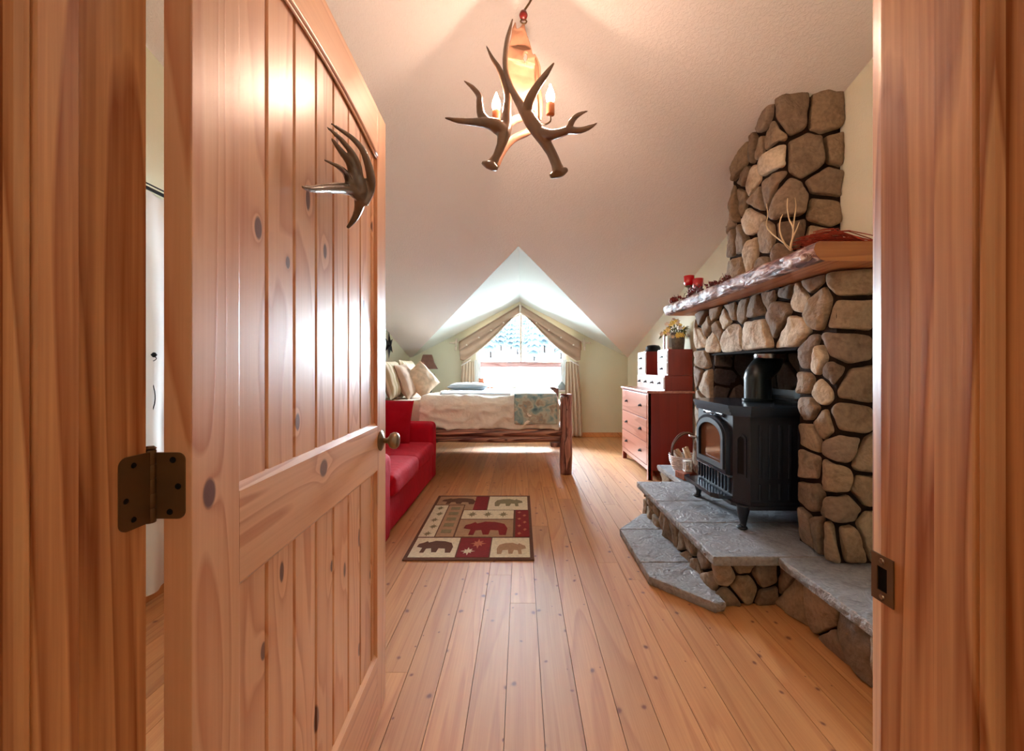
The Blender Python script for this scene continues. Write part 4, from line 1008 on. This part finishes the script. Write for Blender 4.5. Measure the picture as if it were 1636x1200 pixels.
# mantel: live edge slab
def mantel():
    n = 60; m = 14; mb = MB(); ya, yb = 1.745, 3.60; vs = []; fs = []
    for i in range(n+1):
        t = i/n; y = ya+(yb-ya)*t
        w = noise.noise(Vector((t*7, 0, 1)))*.018+noise.noise(Vector((t*22, 3, 1)))*.007
        fx_ = 1.262+w; zt2 = 1.716+.003*noise.noise(Vector((t*6, 1, 9))); zb2 = 1.632
        prof = [(XR-.001, zt2), (1.60, zt2), (1.38, zt2), (fx_+.018, zt2), (fx_+.004, zt2-.012), (fx_, zt2-.034), (fx_+.006, zt2-.058), (fx_+.022, zb2+.006), (fx_+.045, zb2), (1.45, zb2-.001), (1.62, zb2), (XR-.001, zb2)]
        for k, (x_, z_) in enumerate(prof):
            if 3 < k < 8:
                x_ += noise.noise(Vector((y*16, k*1.7, 0)))*.010; z_ += noise.noise(Vector((y*13, k*1.3, 5)))*.005
            vs.append(Vector((x_, y, z_)))
        m = len(prof)
    for i in range(n):
        for k in range(m):
            fs.append([i*m+k, i*m+(k+1) % m, (i+1)*m+(k+1) % m, (i+1)*m+k])
    for i in range(n):
        for k in range(m): mb.m.append(1 if 3 <= k <= 7 else 0)
    b = len(mb.v); mb.v += vs; mb.f += fs
    mb.f.append(list(range(m))); mb.m.append(2); mb.f.append([n*m+k for k in range(m)]); mb.m.append(2)
    return F(mb).build('mantel_shelf', [M['mantel'], M['bark'], M['mantelend']], fp, 'auto', 'live-edge log mantel slab with pale bark front')
mantel()
mb = MB(); mb.tube([(1.262, 1.79, 1.66), (1.235, 1.775, 1.655), (1.228, 1.77, 1.655)], [.020, .016, .011], 12); F(mb).build('branch_stub', M['bark'], fp, True)
# slate slabs
def slab(poly, z0, z1, name, lab=None):
    pts = []; n = len(poly)
    for i in range(n):
        a = Vector(poly[i]); b = Vector(poly[(i+1) % n]); k = max(1, int((b-a).length/.02))
        for t in range(k): 
            p = a.lerp(b, t/k); pts.append((p.x, p.y))
    mb = MB(); m = len(pts); cx_ = sum(p[0] for p in pts)/m; cy_ = sum(p[1] for p in pts)/m
    lv = [(0, .004), (.25, .0), (.6, -.003), (.94, 0), (1, .004)]
    for (t, ins) in lv:
        for (x_, y_) in pts:
            d = Vector((cx_-x_, cy_-y_)).normalized(); k = ins+noise.noise(Vector((x_*30, y_*30, t*3)))*.005
            mb.v.append(Vector((x_+d.x*k, y_+d.y*k, z0+(z1-z0)*t)))
    for r in range(len(lv)-1):
        for k in range(m): mb.f.append([r*m+k, r*m+(k+1) % m, (r+1)*m+(k+1) % m, (r+1)*m+k]); mb.m.append(1)
    mb.f.append([(len(lv)-1)*m+k for k in range(m)]); mb.m.append(0); mb.f.append(list(range(m))[::-1]); mb.m.append(0)
    return F(mb).build(name, [M['slab'], M['slabedge']], fp, False, lab)
HX = .93; g = .003
slab([(HX, 1.965), (1.80, 1.965), (1.80, 2.40-g), (HX, 2.40-g)], .215, HT, 'hearth_slab')
slab([(HX, 2.40+g), (1.80, 2.40+g), (1.80, 2.79-g), (HX, 2.79-g)], .215, HT, 'hearth_slab')
slab([(HX, 2.79+g), (1.80, 2.79+g), (1.80, 3.26), (HX, 3.26)], .215, HT, 'hearth_slab')
slab([(1.255, 1.10), (1.80, 1.10), (1.80, 1.965-g), (1.245, 1.965-g)], .212, HT-.002, 'bench_slab')
slab([(1.285, 3.265), (1.80, 3.265), (1.80, 3.83), (1.285, 3.83)], .212, HT-.002, 'bench_slab')
slab([(.69, 2.35+g), (.98, 2.35+g), (.98, 2.83-g), (.69, 2.83-g)], .004, .05, 'step_slab')
slab([(.69, 2.83+g), (.98, 2.83+g), (.98, 3.13), (.93, 3.13)], .004, .05, 'step_slab')
slab([(.69, 2.19), (.93, 1.935), (.98, 1.95), (.98, 2.35-g), (.69, 2.35-g)], .004, .05, 'step_slab')
# hearth base walls
def base(pts, normals, zt2, seed, n, name, explicit=()):
    mb = MB(); s_ = Strip(pts); s_.n = [Vector(q) for q in normals]
    b = (0, .0, s_.L[-1], zt2); sd = list(explicit)+[p for p in randseeds(*b, n, seed)]
    stones(mb, voronoi(sd, b, .014), lambda u, v, h: s_.at(u, v, h), .026, .008, seed=seed)
    F(mb).build(name, M['stone'], fp, True)
base([(1.27, 2.02), (.985, 2.02), (.985, 3.23), (1.31, 3.23)], [(0, -1), (-1, 0), (0, 1)], .215, 31, 26, 'hearth_base')
base([(1.80, 3.80), (1.33, 3.80), (1.33, 3.23)][::-1], [(-1, 0), (0, 1)], .212, 33, 9, 'bench_base')
mb = MB(); s_ = Strip([(1.305, 1.10), (1.305, 2.02)]); s_.n = [Vector((-1, 0))]
b = (0, 0, .92, .212); sd = [(.10, .10), (.30, .12), (.47, .10), (.66, .12), (.82, .10), (.56, .02), (.90, .15)]
stones(mb, voronoi(sd, b, .010), lambda u, v, h: s_.at(u, v, h), .03, .006, seed=40); F(mb).build('bench_base', M['stone'], fp, True)
mb = MB(); mb.box((.99, 2.025, .0), (1.80, 3.225, .214)); mb.box((1.31, 1.10, .0), (1.80, 2.02, .211)); mb.box((1.335, 3.23, .0), (1.80, 3.795, .211)); F(mb).build('mortar_core', M['mortar'], fp)
# ------------------------------------------------------------------ wood stove
SO = Vector((1.47, 2.60, HT+.001)); sv = empty('wood_stove', SO, label='black cast iron wood stove on the slate hearth', cat='stove')
def V_(mb): mb.v = [v-SO for v in mb.v]; return mb
SX0, SX1, SY0, SY1 = 1.235, 1.72, 2.285, 2.915
c1, c2 = .055, .085
def octo(e=0): return [(SX0-e, SY0+c2-e*.3), (SX0+c1-e*.4, SY0-e), (SX1, SY0-e), (SX1, SY1+e), (SX0+c1-e*.4, SY1+e), (SX0-e, SY1-c2+e*.3)]
z0s, z1s = .385, .925
mb = MB(); mb.prism([octo()], lambda a, b, d: Vector((a, b, d)), z0s, z1s)
V_(mb).build('body', M['iron'], sv)
mb = MB()
for (e, za, zb2) in ((.012, .895, .915), (.024, .915, .935), (.032, .935, .955)): mb.prism([octo(e)], lambda a, b, d: Vector((a, b, d)), za, zb2)
V_(mb).build('top_plate', M['irontop'], sv, label='shiny stepped top plate')
mb = MB()
for (e, za, zb2) in ((.014, .375, .395), (.006, .395, .415)): mb.prism([octo(e)], lambda a, b, d: Vector((a, b, d)), za, zb2)
V_(mb).build('base_moulding', M['iron'], sv)
# legs
for (lx, ly, sx, sy) in ((SX0+c1*.6, SY0+.03, -1, -1), (SX0+c1*.6, SY1-.03, -1, 1), (SX1-.05, SY0+.03, 1, -1), (SX1-.05, SY1-.03, 1, 1)):
    mb = MB(); p = [Vector((lx, ly, .39)), Vector((lx+sx*.006, ly+sy*.004, .34)), Vector((lx+sx*.004, ly+sy*.004, .295)), Vector((lx+sx*.010, ly+sy*.008, .272)), Vector((lx+sx*.014, ly+sy*.010, HT+.008))]
    mb.tube(p, [.038, .028, .017, .015, .022], 14, smooth=4); mb.lathe([(.022, 0), (.03, .006), (.026, .014)], (lx+sx*.014, ly+sy*.010, HT+.001), 14); V_(mb).build('leg', M['iron'], sv, True)
# door: arched frame + glass
def archp(y0, y1, z0, zs_, z2, n=14):
    cy_ = (y0+y1)/2; p = [(y0, z0), (y1, z0)]
    for k in range(n+1):
        t = PI*k/n; p.append((cy_+(y1-y0)/2*math.cos(t), zs_+(z2-zs_)*math.sin(t)))
    return p
da, db = 2.40, 2.80
fdoor = MB(); fdoor.prism([archp(da, db, .545, .76, .875), archp(da+.035, db-.035, .58, .75, .84)], lambda a, b, d: Vector((SX0-d, a, b)), 0, .026)
dd = V_(fdoor).build('stove_door', M['irontop'], sv, 'auto')
mb = MB(); mb.prism([archp(da+.022, db-.022, .565, .755, .855), archp(da+.05, db-.05, .595, .745, .825)], lambda a, b, d: Vector((SX0-d, a, b)), .024, .034); V_(mb).build('door_bead', M['iron'], dd, 'auto')
mb = MB(); mb.prism([archp(da+.03, db-.03, .575, .75, .845)], lambda a, b, d: Vector((SX0-d, a, b)), .002, .010); V_(mb).build('glass', M['stoveglass'], dd, label='arched glass with a brown reflection painted on')
mb = MB(); mb.tube([(SX0-.03, db-.02, .70), (SX0-.055, db, .70), (SX0-.06, db+.035, .70)], .007, 8); V_(mb).build('door_handle', M['steel'], dd, True)
mb = MB(); mb.box((SX0-.012, 2.47, .872), (SX0, 2.73, .893), .004); mb.tube([(SX0-.014, 2.53, .883), (SX0-.02, 2.60, .89), (SX0-.014, 2.67, .883)], .006, 8); V_(mb).build('crest', M['irontop'], sv)
# arched slot windows in the chamfers and ribs on the sides
for (pa, pb) in (((SX0, SY0+c2), (SX0+c1, SY0)), ((SX0+c1, SY1), (SX0, SY1-c2))):
    a = Vector((pa[0], pa[1], 0)); b = Vector((pb[0], pb[1], 0)); t = (b-a).normalized(); n_ = Vector((t.y, -t.x, 0)); L_ = (b-a).length
    if n_.x > 0: n_ = -n_
    mb = MB(); mb.prism([archp(L_*.2, L_*.8, .55, .76, .795), archp(L_*.32, L_*.68, .565, .755, .78)], lambda p, q, d: a+t*p+n_*d+Vector((0, 0, q)), 0, .008); fr_ = V_(mb).build('side_window_frame', M['iron'], sv)
    mb = MB(); mb.prism([archp(L_*.3, L_*.7, .56, .755, .785)], lambda p, q, d: a+t*p+n_*d+Vector((0, 0, q)), 0, .003); V_(mb).build('side_window', M['nearblack'], fr_)
for sy, yy in ((-1, SY0), (1, SY1)):
    mb = MB()
    for k in range(7):
        x_ = SX0+c1+.045+k*.055; y_a, y_b = sorted((yy, yy+sy*.008)); mb.box((x_, y_a, .55), (x_+.018, y_b, .85), .003); mb.box((x_, y_a, .43), (x_+.012, y_b, .52), .003)
    V_(mb).build('side_ribs', M['iron'], sv)
mb = MB()
for k in range(11): y_ = 2.40+k*.040; mb.box((SX0-.010, y_, .435), (SX0+.001, y_+.016, .535), .003)
mb.box((SX0-.014, 2.37, .53), (SX0, 2.83, .545), .003)
V_(mb).build('vent_grille', M['irontop'], sv)
mb = MB(); mb.prism([[(SX0-.105, 2.42), (SX0-.075, 2.385), (SX0, 2.375), (SX0, 2.825), (SX0-.075, 2.815), (SX0-.105, 2.78)]], lambda a, b, d: Vector((a, b, d)), .405, .425)
mb.prism([[(SX0-.115, 2.41), (SX0-.08, 2.375), (SX0-.06, 2.37), (SX0-.09, 2.42), (SX0-.09, 2.78), (SX0-.06, 2.83), (SX0-.08, 2.825), (SX0-.115, 2.79)]], lambda a, b, d: Vector((a, b, d)), .415, .436)
V_(mb).build('ash_lip', M['irontop'], sv)
# flue
mb = MB(); mb.lathe([(.088, .955), (.09, .958), (.09, .972), (.078, .976), (.078, 1.10)], (1.525, 2.62, 0), 26)
mb.tube([(1.525, 2.62, 1.095), (1.527, 2.622, 1.12), (1.565, 2.63, 1.165), (1.60, 2.64, 1.195), (1.615, 2.645, 1.23)], [.078, .078, .080, .080, .080], 26, smooth=2)
mb.lathe([(.079, 1.215), (.079, 1.245), (.074, 1.246)], (1.615, 2.645, 0), 26)
V_(mb).build('flue_pipe', M['pipe'], sv, 'auto')
mb = MB(); mb.lathe([(.086, 1.232), (.088, 1.236), (.088, 1.262), (.080, 1.266), (.080, 1.30)], (1.615, 2.645, 0), 26); V_(mb).build('flue_collar', M['steel'], sv, 'auto', 'bright steel collar')
mb = MB(); mb.box((1.60, 2.38, .975), (1.74, 2.84, .99), .004); mb.box((1.725, 2.38, .955), (1.74, 2.84, 1.03), .003); V_(mb).build('rear_shield', M['irontop'], sv)
# ------------------------------------------------------------------ basket and block beyond the stove
BO = Vector((1.44, 3.55, HT)); bk = empty('twig_basket', BO, label='whitewashed twig basket with arched handle on the far hearth bench', cat='basket')
random.seed(11)
mb = MB()
for k in range(9):
    z = .015+k*.016; r = .09+.035*math.sin(k/8*1.5); pts = [(r*1.1*math.cos(a*PI/8), r*math.sin(a*PI/8), z+.004*math.sin(a*2.5+k)) for a in range(17)]; mb.tube(pts, .0075, 6, smooth=1)
for k in range(12): a = 2*PI*k/12; mb.tube([(.085*math.cos(a), .08*math.sin(a), 0), (.14*math.cos(a), .125*math.sin(a), .16)], .005, 6, smooth=1)
mb.build('weave', M['wicker'], bk, True)
mb = MB()
for o_ in (-.01, .01): mb.tube([(-.12, o_, .12), (-.11, o_, .24), (-.04, o_*2, .33), (.05, o_, .335), (.11, -o_, .24), (.12, o_, .12)], .008, 8, jit=.1)
mb.build('handle', M['vine'], bk, True)
for k in range(4):
    mb = MB(); a = random.uniform(-.5, .5); mb.tube([(-.06+.03*k, -.07, .06+.012*k), (-.05+.03*k+a*.05, .08, .17+.01*k)], .016, 8, smooth=1); lg = mb.build('kindling', M['logy']); lg.location = BO
    tag(lg, 'split kindling stick lying in the twig basket', 'firewood', 'kindling in the twig basket')
ln = empty('candle_lantern', (1.375, 3.36, HT+.058), label='tiny white framed lantern on the brown block by the stove', cat='lantern')
mb = MB()
for sx in (-1, 1):
    for sy in (-1, 1): mb.box((sx*.022-.004, sy*.022-.004, 0), (sx*.022+.004, sy*.022+.004, .08))
mb.box((-.028, -.028, .078), (.028, .028, .088), .002); mb.box((-.028, -.028, 0), (.028, .028, .010), .002); mb.build('frame', M['white'], ln)
mb = MB(); mb.lathe([(.012, .010), (.012, .045), (.003, .048)], seg=12); mb.build('candle', M['peach'], ln, 'auto')
mb = MB(); mb.box((-.10, -.065, 0), (.08, .065, .056), .008); wb = mb.build('wood_block', M['block']); wb.location = (1.40, 3.36, HT+.001); wb.rotation_euler = (0, 0, .2); tag(wb, 'red-brown wooden block under the tiny lantern beside the stove', 'block')
# ------------------------------------------------------------------ mantel ornaments
MZ = 1.716
def votive(x, y, z, Y, h, lab):
    o = P(x, y, Y); X_ = o.x; r = empty('votive_holder', (X_, Y, MZ), label=lab, cat='candle holder')
    mb = MB(); mb.lathe([(.035, 0), (.03, .008), (.008, .014), (.010, h*.4), (.006, h*.5), (.010, h*.8), (.012, h-.01), (.038, h), (.034, h+.006)], seg=16); mb.build('stem', M['antlergrey'], r, 'auto')
    mb = MB(); mb.lathe([(.022, h+.004), (.036, h+.012), (.040, h+.035), (.042, h+.085), (.037, h+.085), (.034, h+.03)], seg=18); mb.build('cup', M['redglass'], r, True, 'red glass cup')
votive(1101, 440, 0, 3.30, .115, 'taller red glass votive on a stem, nearest the mantel tip')
votive(1115, 440, 0, 3.22, .075, 'shorter red glass votive on a stem beside the taller one')
random.seed(13)
gd = empty('berry_garland', (1.33, 3.1, MZ), label='dark red berry and twig garland along the far half of the mantel', cat='garland')
G0 = Vector((1.33, 3.1, MZ)); mb = MB(); vb = MB()
for k in range(150):
    t = random.uniform(0, 1); y = 3.45-.85*t; x = 1.33+.04*math.sin(t*9)+random.uniform(-.03, .03); z = MZ+.012+random.uniform(0, .045)
    r = random.uniform(.006, .011); mb.lathe([(.001, -r), (r*.8, -r*.6), (r, 0), (r*.8, r*.6), (.001, r)], Vector((x, y, z))-G0, 7)
    if k % 3 == 0: vb.tube([Vector((1.33, y, MZ+.006))-G0, Vector(((x+1.33)/2, y+.03, z))-G0, Vector((x, y+.05, z+.03))-G0], .0016, 5)
vb.tube([Vector((1.33+.03*math.sin(k), 3.47-.09*k, MZ+.008))-G0 for k in range(10)], .004, 6)
tag(mb.build('berries', M['berry'], gd, True), kind='stuff'); vb.build('vine', M['vine'], gd, True)
mb = MB(); 
for k in range(60):
    d = Vector((random.gauss(0, 1), random.gauss(0, 1), random.gauss(0, 1))).normalized(); c = Vector((1.31, 3.50, MZ+.034))+d*.024; r = .009
    mb.lathe([(.001, -r), (r*.8, -r*.6), (r, 0), (r*.8, r*.6), (.001, r)], c, 7)
mb.lathe([(.001, -.024), (.018, -.016), (.024, 0), (.018, .016), (.001, .024)], (1.31, 3.50, MZ+.034), 10)
tag(mb.build('berry_ball', M['berry'], smooth=True), 'dark red berry ball at the tip of the mantel', 'ornament')
# bare twig and straw bundle at the near end
mb = MB(); Yt = 1.93
def tw(z, r): mb.tube([P(1220+a/9.09, 330+b/9.09, Yt+dy) for a, b, dy in z], r, 7, smooth=4)
tw([(400, 640, 0), (320, 560, 0), (255, 430, 0), (230, 300, .01), (245, 190, .01), (275, 115, .02)], [.0045, .004, .0035, .003, .0025, .0015])
tw([(400, 640, 0), (395, 560, -.01), (430, 440, -.01), (480, 330, -.02), (520, 220, -.02)], [.005, .0045, .0035, .003, .0015])
tw([(395, 600, .0), (430, 330, .06), (370, 180, .08), (345, 20, .08), (350, -120, .09)], [.004, .0035, .003, .0025, .0015])
tw([(430, 330, .06), (450, 150, .05), (470, 0, .05), (455, -130, .05)], [.003, .0028, .002, .0012])
tw([(415, 620, 0), (60, 330, .20), (60, 120, .22), (40, -40, .22)], [.003, .003, .0025, .0015])
tag(mb.build('bare_twig', M['twig'], smooth=True), 'bare curved pale twigs standing on the near end of the mantel', 'twig')
mb = MB(); a0 = P(1275, 380, 1.98); 
for k in range(90):
    y_ = 1.86+random.uniform(-.04, .14); x0 = a0.x-.04+random.uniform(0, .05); L_ = random.uniform(.16, .34); z_ = MZ+.010+random.uniform(0, .065)
    mb.tube([(x0, y_, z_), (x0+L_*.5, y_+random.uniform(-.02, .02), z_+.012), (min(1.80, x0+L_), y_+random.uniform(-.04, .04), MZ+.005+random.uniform(0, .02))], .0022, 4, smooth=2)
tag(mb.build('dried_grass_bundle', M['straw']), 'rust red dried grass bundle lying on the near end of the mantel', 'dried grass')
# ------------------------------------------------------------------ antler chandelier
YQ = 1.60
cO = Vector((0, YQ, 2.05)); cl = empty('antler_chandelier', cO, label='antler chandelier with two lit candle bulbs hanging from the sloped ceiling', cat='chandelier')
def K(a, b, dy=0): return P(680+a/4, b/4, YQ+dy)-cO
def ant(mb, pts, r, jit=.03): mb.tube([K(*p) for p in pts], r, 12, smooth=4, jit=jit)
def fin(o, vs=.0035):
    mod(o, 'REMESH', mode='VOXEL', voxel_size=vs, use_smooth_shade=True); mod(o, 'SMOOTH', factor=.5, iterations=3)
mb = MB()
ant(mb, [(852, 1105, -.10), (835, 1050, -.10), (800, 970, -.10), (745, 880, -.10), (690, 800, -.09), (645, 730, -.08), (605, 670, -.06), (555, 580, -.03), (518, 480, 0), (508, 380, .02), (520, 260, .04), (540, 180, .05), (556, 120, .06)],
    [.026, .019, .0185, .023, .027, .024, .017, .0125, .0115, .011, .0095, .007, .003])
ant(mb, [(650, 740, -.08), (655, 660, -.10), (700, 570, -.12), (765, 480, -.14), (822, 400, -.15)], [.020, .018, .015, .011, .003])
ant(mb, [(735, 850, -.10), (800, 862, -.13), (870, 848, -.16), (925, 825, -.18)], [.022, .018, .015, .014])
ant(mb, [(915, 830, -.18), (935, 775, -.19), (975, 735, -.20), (1038, 708, -.20)], [.012, .011, .008, .002])
ant(mb, [(915, 830, -.18), (980, 835, -.20), (1045, 815, -.21), (1098, 786, -.22)], [.013, .011, .008, .002])
ant(mb, [(795, 1128, -.10), (830, 1112, -.10), (870, 1100, -.11), (905, 1080, -.11)], [.008, .016, .016, .008])
o = mb.build('antler', M['antler'], cl, True); fin(o)
mb = MB()
ant(mb, [(418, 1058, -.04), (452, 1000, -.04), (482, 930, -.04), (500, 860, -.04), (515, 800, -.03), (520, 700, -.02), (525, 620, -.01), (505, 530, 0), (470, 440, .01), (425, 370, .02), (388, 293, .03)],
    [.021, .015, .018, .026, .024, .017, .0145, .0135, .011, .008, .0025])
ant(mb, [(500, 850, -.04), (450, 805, -.05), (380, 785, -.07), (300, 780, -.09), (210, 772, -.11), (120, 752, -.13)], [.026, .026, .018, .013, .010, .003])
ant(mb, [(400, 790, -.06), (355, 735, -.06), (345, 660, -.06), (340, 610, -.05), (300, 560, -.05), (245, 517, -.04)], [.02, .016, .0125, .0115, .009, .0025])
ant(mb, [(362, 1040, -.04), (395, 1052, -.05), (435, 1068, -.05), (462, 1078, -.05)], [.006, .015, .015, .007])
o = mb.build('antler', M['antler'], cl, True); fin(o)
mb = MB()
ant(mb, [(445, 1060, .08), (500, 960, .09), (560, 890, .10), (640, 850, .12), (720, 800, .13)], [.017, .014, .015, .016, .014])
ant(mb, [(530, 800, .06), (570, 765, .08), (605, 755, .10), (680, 730, .12)], [.013, .015, .016, .013])
pal = [(600, 700), (565, 640), (535, 560), (518, 470), (520, 380), (532, 300), (545, 250), (552, 190), (575, 140), (582, 190), (600, 185), (617, 160), (632, 150), (638, 200), (660, 260), (678, 320), (688, 380), (694, 345), (715, 375), (735, 430), (737, 520), (732, 640), (738, 770), (715, 770), (690, 700), (660, 720), (630, 730)]
hole_ = [(637, 332), (650, 352), (645, 390), (630, 404), (624, 370)]
def pm(a, b, d): 
    v = K(a, b, .12+.05*((a-620)/110)**2); return v+Vector((0, d, 0))
mb.prism([pal, hole_], pm, -.008, .008)
o = mb.build('antler_palm', M['antlerwarm'], cl, True, 'broad pale moose antler palm with a hole'); fin(o)
mb = MB(); ant(mb, [(690, 350, .14), (712, 420, .15), (718, 520, .15), (735, 640, .14), (735, 770, .13)], [.004, .008, .009, .008, .006]); fin(mb.build('antler_tine', M['antler'], cl, True))
for (a, b, dy, zz) in ((452, 0, .04, 0), (797, 0, .02, -50)):
    mb = MB(); base_ = K(a, 790+zz, dy); mb.lathe([(.010, 0), (.0165, .004), (.0165, .045), (.015, .05), (.006, .052)], base_, 16); s_ = mb.build('candle_sleeve', M['bulbsleeve'], cl, 'auto')
    mb = MB(); mb.lathe([(.009, .050), (.0155, .062), (.0175, .075), (.014, .092), (.008, .108), (.003, .122), (.001, .126)], base_, 16); mb.build('bulb', M['bulb'], s_, True, 'lit flame-shaped bulb')
mb = MB(); mb.tube([K(735, 790, .05), K(765, 795, .03), (K(797, 775, .02)), K(797, 742, .02)], .0035, 8); mb.tube([K(520, 830, .02), K(480, 835, .04), K(452, 800, .04)], .0035, 8); mb.build('arm', M['bronze'], cl, True)
mb = MB(); pk = K(625, 98, .10); mb.lathe([(.002, -.018), (.013, -.013), (.018, 0), (.013, .013), (.002, .018)], pk, 18); mb.build('hanging_ball', M['berry'], cl, True)
mb = MB(); mb.tube([pk+Vector((.002, 0, -.015)), pk+Vector((.014, 0, -.026)), pk+Vector((.002, 0, -.036)), pk+Vector((-.012, 0, -.026)), pk+Vector((-.004, 0, -.016))], .003, 8)
tw_ = Vector((.12, YQ+.10, ceil_z(YQ+.10)))-cO
mb.tube([pk+Vector((0, 0, .015)), pk.lerp(tw_, .3)+Vector((.004, 0, 0)), pk.lerp(tw_, .6)+Vector((-.003, 0, 0)), tw_], .0045, 8); mb.build('hanging_cord', M['bronze'], cl, True)
mb = MB(); mb.lathe([(.055, .01), (.055, -.012), (.02, -.03), (.006, -.035)], tw_+Vector((0, 0, -.006)), 24, rot=Matrix.Rotation(-.29, 3, 'X')); mb.build('ceiling_canopy', M['bronze'], cl, 'auto')
